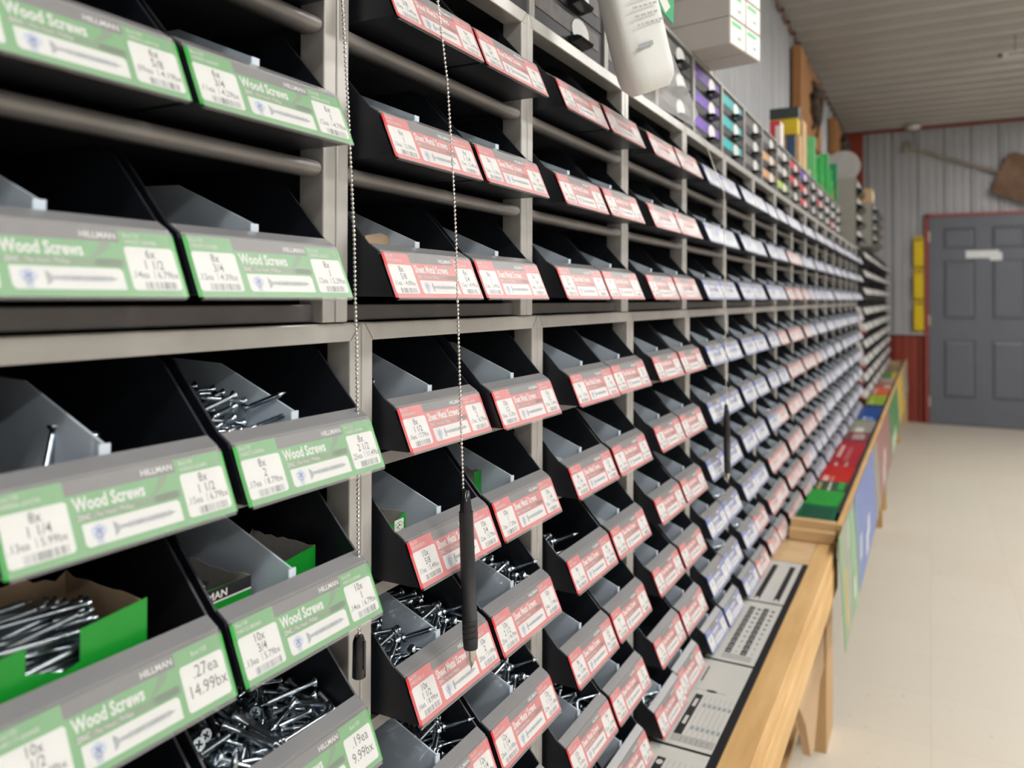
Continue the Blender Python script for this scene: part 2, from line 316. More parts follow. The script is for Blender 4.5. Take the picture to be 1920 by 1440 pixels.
# ------------------------------------------------------------------ bins and their labels
BW, LH = .1215, .0350
LMATS = [LGrey, LWhite, LInk, LG, LGd, LR, LRd, LB, LBd, LPic, LPicB, cream, EG, ER]
FO, FU, FV = (0, 0, .0), (0, 1, 0), Vector((-.0153, 0, .0360)).normalized()
def label_sheet(kind, left, right, seed, rich):
    rng = random.Random(seed); W = BW - .0012; Hh = .0395
    c, cd_ = {'g': (3, 4), 'r': (5, 6), 'b': (7, 8)}[kind]
    s = Sheet(Vector(FO) + Vector((.0007, .0006, .0006)), FU, FV)
    s.mb.box(0, .0005, 0, W, 0, Hh, 0, Matrix((FV.cross(Vector((0, -1, 0))), Vector((0, 1, 0)), FV)).transposed().to_4x4() @ Matrix.Identity(4)) if False else None
    s.rect(0, W, 0, LH, 0, 0)
    s.rect(0, W, 0, Hh * .70, c, 1)
    s.rect(W * .285, W * .735, Hh * .385, Hh * .475, cd_, 2)
    # swoosh
    pts = []; 
    for k in range(7): t = k / 6; pts.append((W * (.655 - .06 * t * t), Hh * (.70 - .22 * t)))
    for k in range(7): t = 1 - k / 6; pts.append((W * (.70 - .085 * t * t), Hh * (.70 - .22 * t)))
    s.poly(pts[::-1], cd_, 2)
    s.rect(W * .62, W * .74, Hh * .385, Hh * .475, cd_, 2)
    def block(u0, u1, v1, tab, info, al):
        s.poly([(u0 - W * .012, Hh * .55), (u1, Hh * .55), (u1, Hh * tab), (u0 - W * .012, Hh * tab)], c, 2)
        r = W * .01
        s.poly([(u0 + r, Hh * .085), (u1 - r, Hh * .085), (u1, Hh * .085 + r), (u1, Hh * v1 - r), (u1 - r, Hh * v1), (u0 + r, Hh * v1), (u0, Hh * v1 - r), (u0, Hh * .085 + r)], 1, 3)
        cx = (u0 + u1) / 2; top = Hh * v1
        if not info: return
        if not rich:
            s.rect(cx - W * .03, cx + W * .03, top - Hh * .14, top - Hh * .08, 9, 4); s.rect(cx - W * .04, cx + W * .04, top - Hh * .25, top - Hh * .19, 9, 4)
            for k in range(8): s.rect(u0 + W * (.06 + .018 * k), u0 + W * (.068 + .018 * k), Hh * .1, Hh * .19, 9, 4)
            return
        if info[0] == 'big':
            s.text(info[1], cx + W * .01, top - Hh * .20, Hh * .155, 2, 4, .0, .85, 'c', W * .18)
            s.text(info[2], cx + W * .005, top - Hh * .42, Hh * .155, 2, 4, .0, .85, 'c', W * .215)
            s.text('Box/100', cx, top + Hh * .07, Hh * .065, 11, 4, 0, .8, 'c', W * .11)
            return
        s.text(info[0], cx, top - Hh * .145, Hh * .118, 2, 4, .006, .82, 'c'); s.text(info[1], cx + W * .004, top - Hh * .29, Hh * .118, 2, 4, .006, .82, 'c')
        s.text(info[2], u0 + W * .008, top - Hh * .41, Hh * .092, 2, 4, .004, .82, 'l', W * .092)
        s.rect(u0 + W * .107, u0 + W * .1095, top - Hh * .415, top - Hh * .31, 2, 4)
        s.text(info[3], u0 + W * .122, top - Hh * .41, Hh * .092, 2, 4, .004, .82, 'l', W * .112)
        x = u0 + W * .055
        while x < u1 - W * .025:
            wd = rng.choice((.002, .002, .004, .006)) * W; s.rect(x, x + wd, Hh * .10, Hh * .10 + (top - Hh * .55) * .9, 9 if rng.random() < .5 else 2, 4); x += wd + rng.choice((.002, .003, .005)) * W
        s.text('Box/100', u0 + W * .01, Hh * (tab - .085), Hh * .055, 11, 4, 0, .8)
        if len(info) > 4: s.text(info[4], u0 + W * .01, Hh * (tab - .17), Hh * .058, 11, 4, 0, .8, 'l', W * .165)
    block(W * .022, W * .262, .655, .88, left, 'l')
    block(W * .755, W * .978, .655, .86, right, 'r')
    ec = {'g': 12, 'r': 13, 'b': 7}[kind]
    s.rect(0, W * .018, Hh * .655, Hh * .86, ec, 5); s.rect(W * .984, W, Hh * .655, Hh * .84, ec, 5); s.rect(0, W * .018, 0, Hh * .05, ec, 5)
    # brand, title, type line
    if rich: s.text('HILLMAN', W * .732, Hh * .745, Hh * .075, 1, 4, .02, 1.15, 'r', W * .15)
    else: s.rect(W * .60, W * .72, Hh * .75, Hh * .81, 1, 4)
    title = {'g': 'Wood Screws', 'r': 'Sheet Metal Screws'}.get(kind)
    if rich and title:
        s.text(title, W * .285, Hh * .51, Hh * .15, 1, 4, .032, .72, 'l', W * .37)
        s.text('ZINC', W * .29, Hh * .40, Hh * .06, 11, 4, .02, .8); s.text('| ' + ('Flat' if kind == 'g' else 'Pan') + ' Head | Phillips', W * .352, Hh * .40, Hh * .06, 11, 4, 0, .75, 'l', W * .27)
    else: s.rect(W * .31, W * .62, Hh * .53, Hh * .64, 11, 4); s.rect(W * .31, W * .57, Hh * .41, Hh * .45, 11, 4)
    # picture window
    u0, u1, v0, v1 = W * .30, W * .725, Hh * .085, Hh * .355
    r = W * .012; s.poly([(u0 + r, v0), (u1, v0), (u1, v1 - r), (u1 - r, v1), (u0, v1), (u0, v0 + r)], 1, 3)
    vc = (v0 + v1) / 2
    s.disc(W * .36, vc + Hh * .02, W * .033, Hh * .085, 10, 4); s.rect(W * .345, W * .372, v0 + .0002, vc - Hh * .03, 10, 4)
    for a in (.6, -1.0):
        ca, sa = math.cos(a), math.sin(a); q = [(-1, -.22), (1, -.22), (1, .22), (-1, .22)]
        s.poly([(W * .36 + (x * ca * .019 - y * sa * .019) * W, vc + Hh * .02 + (x * sa + y * ca) * W * .017) for x, y in q], 9 if kind != 'g' else 7, 5)
    h0 = W * .42; h1 = W * .70; t = Hh * .040
    if kind == 'g': s.poly([(h0, vc - t * 2.3), (h0 + W * .022, vc - t), (h0 + W * .022, vc + t), (h0, vc + t * 2.3)], 9, 5)
    else: s.poly([(h0, vc - t * 2), (h0 + W * .014, vc - t * 2.1), (h0 + W * .014, vc + t * 2.1), (h0, vc + t * 2), (h0 - W * .006, vc)], 9, 5)
    s.rect(h0 + W * .014, h1 - W * .03, vc - t * .62, vc + t * .62, 9, 4); s.poly([(h1 - W * .03, vc - t * .62), (h1, vc), (h1 - W * .03, vc + t * .62)], 9, 4)
    if rich:
        x = h0 + W * .06
        while x < h1 - W * .03: s.poly([(x, vc - t * 1.05), (x + W * .003, vc - t * 1.05), (x + W * .007, vc + t * 1.05), (x + W * .004, vc + t * 1.05)], 9, 5); x += W * .0085
    return s.mb.mesh('label', LMATS)
def bin_body():
    mb = MB(); e = .0016
    side = [(-.0016, .0015), (-.0152, .0335), (-.0230, .0385), (-.0590, .0775), (-.0720, .0835), (-.2700, .0835), (-.2700, .0015)]
    mb.prism(side, 0, e, 'y'); mb.prism(side, BW - e, BW, 'y')
    mb.box(-.2695, -.004, e, BW - e, .0015, .0031)
    mb.box(-.2700, -.2684, e, BW - e, .0031, .0835)
    mb.prism([(-.0016, .0015), (-.0034, .0015), (-.0170, .0330), (-.0150, .0330)], e, BW - e, 'y')
    return mb.mesh('body', blackP)
def bin_cover():
    mb = MB(); N = Vector(FU).cross(FV).normalized(); ya, yb = .0022, BW - .0028
    def q(v, n, y): return Vector((0, y, 0)) + FV * v + N * n + Vector((.0009, 0, 0))
    t = .0004
    L = [(-.0006, -.0014), (-.0009, .0012), (.0006, .0013), (LH + .0002, .0013), (LH + .0016, .0004), (LH + .0030, -.0030)]
    for (v0, n0), (v1, n1) in zip(L[:-1], L[1:]): mb.poly([q(v0, n0, ya), q(v0, n0, yb), q(v1, n1, yb), q(v1, n1, ya)])
    return mb.mesh('label_cover', coverM)
def bin_lip():
    mb = MB(); mb.prism([(-.0138, .0328), (-.0142, .0342), (-.0225, .0392), (-.0236, .0384), (-.0165, .0334)], .0012, BW - .0012, 'y')
    return mb.mesh('top_lip', mat('grey_lip', (.22, .22, .225), .25, var=.05))
def bin_divider():
    mb = MB(); y = BW * .5
    pr = [(-.0245, .0032), (-.0245, .0440), (-.0900, .0712), (-.1280, .0728), (-.2600, .0728), (-.2600, .0032)]
    mb.prism(pr, y - .0007, y + .0007, 'y'); mb.box(-.0250, -.0238, y - .0030, y + .0030, .0032, .0440)
    return mb.mesh('divider', dividerM)
bodyM, cvM, lipM, divM = bin_body(), bin_cover(), bin_lip(), bin_divider()
TXT = {  # (bay, row, side): left block, right block
 (0, 'U2', 0): (('6x', '1/2', '.09ea', '3.99bx', 'H45018-604310'), ('6x', '5/8', '.09ea', '4.19bx', 'H45021-604333')),
 (0, 'U2', 1): (('6x', '3/4', '.11ea', '4.29bx', 'H40057-604347'), ('6x', '1', '.12ea', '4.79bx', 'H40060-604352')),
 (0, 'U3', 0): (('6x', '1 1/4', '.13ea', '5.79bx', 'H45024-604371'), ('6x', '1 1/2', '.14ea', '6.79bx', 'H45027-604383')),
 (0, 'U3', 1): (('8x', '3/4', '.12ea', '4.39bx', 'H40099-604383'), ('8x', '1', '.12ea', '5.29bx', 'H40093-604371')),
 (0, 'L1', 0): (('8x', '1 1/4', '.13ea', '5.99bx', 'H40066-604390'), ('8x', '1 1/2', '.15ea', '6.79bx', 'H40069-604401')),
 (0, 'L1', 1): (('8x', '2', '.17ea', '8.79bx', 'H40075-604436'), ('8x', '2 1/2', '.25ea', '11.49bx', 'H40081-604448')),
 (0, 'L2', 0): (('10x', '1/2', '.12ea', '5.49bx', 'H40117-604400'), ('big', '.27ea', '14.99bx')),
 (0, 'L2', 1): (('10x', '3/4', '.13ea', '5.79bx', 'H40120-882463'), ('10x', '1', '.14ea', '6.79bx', 'H40123-604460')),
 (0, 'L3', 0): (('10x', '1 1/4', '.15ea', '7.79bx', 'H40126-604472'), ('big', '.17ea', '8.99bx')),
 (0, 'L3', 1): (('10x', '1 1/2', '.16ea', '8.99bx', 'H40129-604484'), ('big', '.19ea', '9.99bx')),
 (1, 'U1', 0): (('6x', '3/8', '.10ea', '3.49bx', 'H40201-604510'), ('6x', '1/2', '.10ea', '3.99bx', 'H40204-604522')),
 (1, 'U2', 0): (('6x', '1', '.13ea', '5.09bx', 'H40210-604534'), ('6x', '1 1/4', '.13ea', '5.49bx', 'H40213-604546')),
 (1, 'U3', 0): (('8x', '5/8', '.11ea', '4.89bx', 'H40216-604558'), ('8x', '3/4', '.12ea', '4.99bx', 'H40219-604560')),
 (1, 'U3', 1): (('8x', '1', '.12ea', '5.49bx', 'H40222-604572'), ('8x', '1 1/4', '.14ea', '6.29bx', 'H40225-604584')),
 (1, 'L1', 0): (('8x', '1 1/2', '.16ea', '7.79bx', 'H40228-604591'), ('8x', '2', '.17ea', '8.79bx', 'H40231-604603')),
 (1, 'L1', 1): (('10x', '1/2', '.10ea', '5.29bx', 'H40234'), ('10x', '1/2', '.10ea', '5.49bx', 'H40237-604627')),
 (1, 'L2', 0): (('10x', '5/8', '.11ea', '5.49bx', 'H40240-882092'), ('10x', '3/4', '.12ea', '5.79bx', 'H40243-882104')),
 (1, 'L2', 1): (('10x', '1', '.13ea', '7.29bx', 'H40246-882116'), ('10x', '1 1/4', '.15ea', '7.99bx', 'H40249-882128')),
 (1, 'L3', 0): (('10x', '1 1/2', '.16ea', '8.99bx', 'H40252-882131'), ('10x', '2', '.20ea', '11.49bx', 'H40255-882143')),
 (1, 'L3', 1): (('10x', '2 1/2', '.25ea', '14.39bx', 'H40258-882155'), ('10x', '1', '.14ea', '7.99bx', 'H40261-882167')),
 (1, 'L4', 0): (('12x', '1', '.18ea', '8.99bx', 'H40264-882179'), ('12x', '1 1/4', '.19ea', '9.99bx', 'H40267-882181')),
 (1, 'L4', 1): (('12x', '1 1/4', '.20ea', '10.49bx', 'H40270-882193'), ('12x', '1 1/2', '.22ea', '11.49bx', 'H40273-882205')),
}
GEN = [('8x', '1', '.12ea', '5.29bx', 'H40301-882210'), ('8x', '1 1/4', '.14ea', '6.49bx', 'H40304-882222'), ('12x', '3/4', '.18ea', '8.49bx', 'H40307-882234'), ('14x', '1', '.22ea', '10.99bx', 'H40310-882246')]
_lab = {}
def get_label(kind, bay, row, side, rng):
    if (bay, row, side) in TXT: k = (bay, row, side); l, r = TXT[k]; rich = True
    elif bay <= 3: n = rng.randrange(4); k = (kind, n, 'gen'); l, r = GEN[n], GEN[(n + 1) % 4]; rich = True
    else: n = rng.randrange(2); k = (kind, n, 'far'); l = r = ('x', 'x', 'x', 'x'); rich = False
    if k not in _lab: _lab[k] = label_sheet(kind, l, r, hash(str(k)) % 9973 if False else len(_lab) + 7, rich)
    return _lab[k], (l, r) if rich else None
def kind_of(b, row, side):
    if b == 0: return 'g'
    if b <= 3: return 'r'
    if row[0] == 'U': return 'r' if (b == 7 and row != 'U1') or (b in (8,) and row == 'U3' and side == 0) else 'b'
    n = int(row[1])
    lo, hi = {1: (6.5, 8.4), 2: (7, 9.4), 3: (6.5, 9.4), 4: (6, 9), 5: (5.5, 8.4), 6: (5.5, 8)}[n]
    return 'r' if lo <= b + side * .5 <= hi else 'b'
bins = {}
rowname = {'U1': 'top row of the upper racks', 'U2': 'middle row of the upper racks', 'U3': 'lowest row of the upper racks', 'L1': 'first row of the lower racks', 'L2': 'second row of the lower racks', 'L3': 'third row of the lower racks', 'L4': 'fourth row of the lower racks', 'L5': 'fifth row of the lower racks', 'L6': 'bottom row of the lower racks'}
rng = random.Random(5)
colname = {'g': 'green', 'r': 'red', 'b': 'blue'}
proto = None
for b in range(NB):
    for row, z, S, X0 in [('U%d' % (i + 1), z, SU, -.3265) for i, z in enumerate(UROW)] + [('L%d' % (i + 1), z, SL, -.3275) for i, z in enumerate(LROW)]:
        for side in (0, 1):
            y = S + PITCH * (b - 1) + (.0195 if side == 0 else .1460) + rng.uniform(-.0008, .0008)
            x = X0 + rng.uniform(-.0025, .0015) * (1 if b > 1 else .4)
            if (b, row, side) == (1, 'L1', 0): x -= .009
            if (b, row, side) in ((5, 'L6', 1), (3, 'L6', 0), (2, 'L6', 1)): x += .003
            k = kind_of(b, row, side)
            me, inf = get_label(k, b, row, side, rng)
            t = thing('screw_bin', 'black bin, %s label, %s, %s half of %s' % (colname[k], rowname[row].replace('the ', ''), 'near' if side == 0 else 'far', ordinal(b + 1) + ' bay from left'), 'bin', (x, y, H(z)), 'screw bins in the wall racks')
            if not proto:
                proto = [obj('body', bodyM, t), obj('label', me, t), obj('label_cover', cvM, t), obj('top_lip', lipM, t), obj('divider', divM, t)]
                proto[2]['label'] = 'clear plastic cover over the paper label'; proto[4]['label'] = 'frosted translucent divider'
            else:
                for p in proto:
                    if p.name.startswith('divider') and (row in ('U1',) or (b, row, side) in ((0, 'L3', 1), (0, 'L3', 0), (3, 'L5', 0), (2, 'L3', 0))): continue
                    if (b, row, side) == (0, 'L2', 0) and p.name.startswith('divider'): continue
                    c = p.copy(); COL.objects.link(c); c.parent = t
                    if p.name.startswith('label') and not p.name.startswith('label_cover'): c.data = me
            bins[(b, row, side)] = (x, y, z)
# ------------------------------------------------------------------ screws
def screw_mesh(L, r, hr, flat):
    mb = MB(); n = max(6, int(L / (r * 1.1))); hh = hr * .75 if flat else hr * .6
    if flat: prof = [(0, hr * .97), (.0004, hr), (hh, r * .85)]
    else: prof = [(0, hr * .55), (hh * .35, hr * .9), (hh, hr), (hh + .0002, r * .85)]
    z0 = prof[-1][0] + L * (.22 if L > .035 else .04); prof.append((z0, r * .8)); tl = L - z0 - r * 2
    for k in range(n):
        a = z0 + tl * k / n; prof += [(a + tl / n * .25, r * .72), (a + tl / n * .6, r * 1.08)]
    prof += [(L - r * 2, r * .7), (L, r * .08)]
    M = Matrix.Rotation(R(90), 4, 'Y')
    mb.lathe(prof, 9, 0, M)
    for a in (0, 1):
        w1, w2 = hr * .55, hr * .14
        if a: w1, w2 = w2, w1
        mb.box(-.00012, .0004, -w1, w1, -w2, w2, 1)
    return mb.mesh('screw', [zinc, darkslot])
SIM = {"A":[[-590,392,306,551,27,-70,-831],[-329,302,235,412,-372,537,-635],[-75,229,166,415,-717,529,-184],[-85,149,168,837,-214,238,-443],[-43,276,157,782,96,14,-615],[-189,211,197,473,-216,-399,755],[-566,174,300,571,460,475,487],[-107,454,175,481,783,389,71],[-24,386,207,265,-682,-471,493],[-154,535,205,32,19,204,978],[-458,307,270,212,786,-525,-246],[-227,183,207,189,-546,-776,254],[-733,132,345,739,538,338,226],[-307,257,266,455,448,-323,-698],[-392,71,252,957,203,188,88],[-265,155,234,481,-339,-358,725],[-178,219,242,816,-252,182,-488],[-57,136,207,115,-813,561,111],[-137,514,279,765,600,-62,226],[-348,416,240,400,700,555,206],[-729,294,345,11,-606,795,-10],[-428,163,283,115,-302,-853,409],[-399,202,290,90,939,-280,-179],[-392,404,280,613,-32,-104,-782],[-648,372,322,192,569,-758,-254],[-786,271,360,396,695,562,212]],"B":[[-106,918,176,446,745,471,153],[-232,633,207,401,-472,-595,512],[-275,268,218,84,-42,-977,-191],[-795,948,348,330,350,-686,-547],[-30,393,157,456,-571,-497,468],[-119,563,233,535,128,-454,-701],[-605,70,300,18,96,200,975],[-622,872,304,523,25,-87,-848],[-249,855,237,257,708,657,46],[-507,783,276,258,74,-519,-812],[-433,988,257,319,-25,-138,-937],[-193,944,260,248,-111,-620,736],[-266,502,215,196,-639,-702,245],[-667,983,316,892,-139,58,427],[-958,349,390,333,26,-258,-906],[-314,356,260,623,345,503,490],[-58,323,221,774,-122,-1,-621],[-525,758,348,159,919,-334,-136],[-356,967,242,700,-637,-82,313],[-516,392,278,477,613,-447,-443],[-791,367,347,665,503,406,375],[-199,1110,261,35,234,-2,972],[-53,72,341,657,-436,-513,-340],[-627,607,306,969,-188,140,81],[-314,735,230,387,-644,-528,396],[-341,763,273,485,148,-60,-860],[-170,577,251,310,517,-779,-172],[-562,198,290,196,52,-163,965],[-204,272,275,402,216,153,877],[-625,662,305,68,-79,-186,-977],[-630,72,358,973,-196,74,95],[-250,403,283,389,853,-290,-192],[-526,452,347,953,283,21,108],[-107,670,274,634,-103,3,766],[-30,527,235,270,678,-568,-380],[-815,141,353,70,-58,-829,-552],[-455,488,296,124,-552,-824,26],[-188,45,317,148,-969,64,-186],[-433,336,332,33,-102,-638,763],[-762,735,389,32,358,923,141],[-300,473,354,855,-460,40,238],[-310,31,469,179,-23,-927,-329],[-324,594,329,965,212,146,36],[-404,206,371,737,144,34,660],[-929,754,381,599,-320,-317,663],[-486,794,335,321,-154,-506,786],[-1033,870,407,352,387,-661,-538],[-968,500,427,330,-699,554,-309],[-599,404,401,939,254,37,-230],[-607,80,412,369,908,-157,-126],[-582,261,319,49,-123,-990,59],[-336,976,320,76,-39,873,-479],[-618,331,375,127,-77,-647,748],[-935,867,435,84,970,186,-134],[-631,242,384,63,-122,316,939],[-566,182,379,212,-2,796,567],[-839,549,415,512,-531,384,-555],[-648,721,359,131,-135,-508,841],[-112,268,320,746,460,436,204],[-201,135,320,175,-120,356,-910],[-313,747,348,326,769,-521,-177],[-735,911,406,452,-642,521,-334],[-311,543,351,552,-807,9,210],[-552,117,400,184,108,791,573],[-376,1021,337,793,595,132,14],[-401,1082,317,881,458,79,-84],[-158,805,290,494,-258,570,-603],[-174,284,325,11,-459,884,-92],[-427,914,395,443,-353,576,-589],[-884,593,448,734,38,-65,-675]],"C":[[-508,561,210,201,-754,-589,210],[-165,460,142,190,651,-702,-220],[-30,587,115,694,195,217,659],[-78,715,124,73,-671,735,-66],[-354,1100,180,53,-62,-553,-829],[-79,505,167,578,496,395,514],[-339,1008,230,206,5,-208,956],[-301,566,169,64,638,764,76],[-330,312,252,947,-241,137,-161],[-584,780,226,884,-140,18,445],[-128,533,216,270,-776,528,-213],[-553,1045,291,964,263,20,7],[-404,694,216,550,322,343,690],[-556,162,220,533,-822,201,3],[-596,961,280,41,-16,-151,988],[-686,860,323,690,556,258,385],[-125,527,281,493,-368,-394,683],[-604,211,308,247,-148,667,-688],[-932,403,295,541,431,466,552],[-469,899,334,789,-475,343,-185],[-422,601,298,599,763,4,-244],[-672,786,358,141,607,654,430],[-211,409,271,631,219,297,682],[-452,779,305,723,-609,322,51],[-368,202,346,158,-333,917,150],[-481,378,344,140,906,397,-47],[-131,350,251,326,-513,-638,473],[-349,553,355,541,-286,211,-762],[-472,286,410,752,-428,-444,234],[-168,823,380,855,-50,-58,-513],[-254,462,309,573,352,-310,-672],[-179,510,292,576,-290,-266,717],[-140,796,294,612,307,-406,-606],[-562,539,345,246,-20,567,-786],[-113,813,350,189,-600,-774,68],[-243,269,343,449,3,284,-847],[-336,145,355,75,-217,966,118],[-315,270,319,437,-218,701,-521]]}
scr = {'A': screw_mesh(.030, .0019, .0036, True), 'P': screw_mesh(.031, .0023, .0044, False), 'B': screw_mesh(.040, .0022, .0042, True), 'C': screw_mesh(.070, .0022, .0042, True), 'Q': screw_mesh(.032, .0025, .0046, False), 'S': screw_mesh(.019, .0017, .0031, False)}
LEN = {'A': .030, 'P': .030, 'B': .040, 'C': .070, 'Q': .030, 'S': .019}
def pile(key, tmpl, ox, oy, oz, n, label, group, scale=1.0, flip=False, top=True, yr=None, zadd=0):
    src = SIM[tmpl]; src = sorted(src, key=lambda r_: -r_[2]) if top else src; k = 0
    for a in src:
        if k >= n: break
        if yr and not (yr[0] <= a[1] * 1e-4 <= yr[1]): continue
        q = Quaternion([c / 1000 for c in a[3:]]).normalized()
        d = q @ Vector((-LEN[key] / 2, 0, 0))
        p = Vector(a[:3]) * 1e-4 * scale + d * scale
        o = obj('screw', scr[key], None, (ox + p.x, oy + p.y, oz + p.z + zadd), q); o.scale = (scale,) * 3
        tag(o, label, 'screw', group); k += 1
def B(b, r, s): x, y, z = bins[(b, r, s)]; return x, y, H(z)
x, y, z = B(0, 'L3', 1); pile('B', 'B', x - .018, y + .004, z + .002, 70, 'zinc flat-head screw heaped in the open bin at the lower left, below the .13ea label', 'wood screws heaped in the bottom left bin')
x, y, z = B(0, 'L2', 0); cr = random.Random(11); CARTON = []
for n in range(90):
    lay = n // 15; zz = -.204 + .0078 * lay + cr.uniform(-.002, .003); xx = -.364 - .0038 * (n % 15) + cr.uniform(-.001, .001); head = cr.random() < .8
    yy = (.262 if head else .190) + cr.uniform(-.008, .003) - (.006 if lay > 4 else 0); an = (-1 if head else 1) * (R(90) + cr.gauss(0, .13)); tilt = cr.gauss(0, .07)
    q = Quaternion((0, 0, 1), an) @ Quaternion((0, 1, 0), tilt); CARTON.append((Vector((xx, yy, H(zz) + .004 * (lay > 3) * (xx < -.385))), q))
for p_, q_ in CARTON[-42:]:
    o = obj('screw', scr['C'], None, p_, q_); o.scale = (.88,) * 3; tag(o, 'long zinc wood screw lying in the green notched carton', 'screw', 'long screws in the green carton')
x, y, z = B(0, 'L1', 1); pile('A', 'A', x - .030, y + .004, z + .006, 14, 'short zinc wood screw in the bin behind the 8x 2 label', 'screws behind the 8x 2 label', scale=1, zadd=.016)
x, y, z = B(0, 'L2', 1); pile('S', 'A', x - .046, y + .004, z + .000, 12, 'tiny zinc screw inside the torn black and green carton', 'tiny screws in the torn carton', scale=.9, zadd=.006)
for k, (yy, tt) in enumerate(((.2418, .5), (.262, 0.0))):
    o = obj('screw', scr['P' if k else 'A'], None, (-.392, yy, H(-.0650 - .006 * k)), (0, R(74 if k == 0 else 86), R(-70)))
    tag(o, ('zinc screw leaning upright behind the divider in the leftmost 8x 1 1/2 bin', 'zinc screw standing head up in the leftmost 8x 1 1/2 bin')[k], 'screw')
RED = [  # bay, row, side, half, count, template key
    (1, 'L1', 0, 0, 7), (1, 'L3', 0, 0, 18), (1, 'L3', 0, 1, 24), (1, 'L3', 1, 1, 20), (1, 'L4', 1, 1, 20), (1, 'L4', 0, 1, 16), (2, 'L3', 0, 0, 14), (2, 'L3', 1, 0, 6), (3, 'L2', 1, 0, 8), (3, 'L4', 0, 0, 9), (2, 'L4', 1, 0, 8), (2, 'L2', 0, 0, 3), (5, 'L4', 1, 1, 5)]
for b, r_, s_, h_, n in RED:
    x, y, z = B(b, r_, s_)
    half = 'near' if h_ == 0 else 'far'
    pile('P' if h_ == 0 else 'Q', 'A', x - .024, y + .0025 + h_ * .060, z + .002, n, 'pan-head zinc screw, %s half of %s bin, %s, %s bay from left' % (half, ('near', 'far')[s_], rowname[r_].replace(' of the lower racks', '').replace('the ', ''), ordinal(b + 1)), 'screws in the %s half of bin %s of the %s' % (half, 'one' if s_ == 0 else 'two', rowname[r_].replace(' of the lower racks', '') + ' ' + bayword(b)), scale=.97, zadd=.013)
# more loose screws in bins farther along, too many and small to count
mbs = MB()
srnd = random.Random(3)
for b, r_, s_, h_ in ((3, 'L6', 0, 0), (4, 'L4', 1, 0), (6, 'L3', 0, 1), (6, 'L4', 0, 1), (4, 'L5', 1, 0), (5, 'L5', 0, 0), (2, 'L5', 0, 1), (2, 'L6', 0, 1)):
    x, y, z = B(b, r_, s_)
    for a in SIM['A']:
        q = Quaternion([c / 1000 for c in a[3:]]).normalized(); p = Vector(a[:3]) * 1e-4 + q @ Vector((-.015, 0, 0))
        M = Matrix.Translation((x - .018 + p.x, y + .0025 + h_ * .06 + p.y, z + .006 + p.z)) @ q.to_matrix().to_4x4() @ Matrix.Rotation(R(90), 4, 'Y')
        mbs.lathe([(0, .0022), (.0015, .0036), (.0017, .0018), (.026, .0019), (.028, .0003)], 6, 0, M)
for p_, q_ in CARTON[:-42]: mbs.lathe([(0, .0036), (.0005, .0038), (.003, .002), (.02, .0018)] + [(.022 + .0025 * i + .0012 * j, .0015 + .0006 * j) for i in range(15) for j in (0, 1)] + [(.061, .0002)], 6, 0, Matrix.Translation(p_) @ q_.to_matrix().to_4x4() @ Matrix.Rotation(R(90), 4, 'Y'))
for (b, r_, s_), tm, L, r, dx, dy, sc_, zs in [((0, 'L1', 1), 'A', .030, .0019, -.030, .004, 1, (0, .008)), ((0, 'L3', 1), 'B', .040, .0022, -.018, .004, 1, (-.007,))] + [((b, r_, s_), 'A', .030, .0019, -.024, .0025 + h_ * .06, .92, (.002,)) for b, r_, s_, h_, n in RED if n > 12]:
    x, y, z = B(b, r_, s_)
    for zz in zs:
        for a in SIM[tm]:
            q = Quaternion([c / 1000 for c in a[3:]]).normalized(); p = (Vector(a[:3]) * 1e-4 + q @ Vector((-L / 2, 0, 0))) * sc_
            if z + zz + p.z < z + .003: continue
            M = Matrix.Translation((x + dx + p.x, y + dy + p.y, z + zz + p.z)) @ q.to_matrix().to_4x4() @ Matrix.Rotation(R(90), 4, 'Y') @ Matrix.Scale(sc_, 4)
            mbs.lathe([(0, r * 1.7), (.0005, r * 1.85), (.003, r * .85), (L * .3, r * .8)] + [(L * (.3 + .06 * i + .03 * j), r * (.72 + .3 * j)) for i in range(11) for j in (0, 1)] + [(L, .0002)], 6, 0, M)
tag(mbs.build('loose_screws', zinc), 'loose zinc screws lying in bins farther along the rack', 'screws', kind='stuff')

# ------------------------------------------------------------------ cartons in the bins
def torn(y0, y1, zt, rnd, amp, n=14): return [(y0 + (y1 - y0) * i / n, zt + rnd.uniform(-amp, amp) + (amp * 1.5 * math.sin(i * .9))) for i in range(n + 1)]
def carton(name, x0, x1, y0, y1, z0, zt, front, label, mats, inner, seed, cat='box'):
    t = thing('carton', label, cat, (x1, y0, z0)); rnd = random.Random(seed); W = y1 - y0; D = x1 - x0; hh = zt - z0; th = .0006
    mb = MB(); mb.box(-D, 0, 0, W, 0, th, 0); mb.build('base', inner, t)
    # back, near and far walls with torn upper edges; outside printed, inside raw card
    mb = MB()
    bk = [(0, th)] + [(W, th)] + torn(0, W, hh * 1.06, rnd, .0022)[::-1]
    mb.prism(bk, -D, -D + th, 'x', 1)
    for yy in (0, W - th):
        sd = [(-D + th, th), (-th, th)] + [(-th - (D - 2 * th) * i / 10, hh * (.98 + .05 * i / 10) + rnd.uniform(-.0015, .0015)) for i in range(11)]
        mb.prism(sd, yy, yy + th, 'y', 1)
    mb.build('inner_wall', [mats[0], inner], t)
    mb = MB(); mb.prism([(u * W, v * hh) for u, v in front], -th, 0, 'x', 0)
    f = mb.build('front_panel', [mats[0]], t)
    return t, f, W, hh
x, y, z = B(0, 'L2', 0)
x1 = -.357; 
carton('a', -.425, x1, .184, .2695, H(-.2092), H(-.1545), [(0, 0), (1, 0), (1, 1), (.58, .94), (.58, .66), (.50, .63), (.28, .74), (.28, .96), (0, .93)], 'green carton with a notched front, full of long screws, leftmost bin', [cGreen], cardIn, 1)
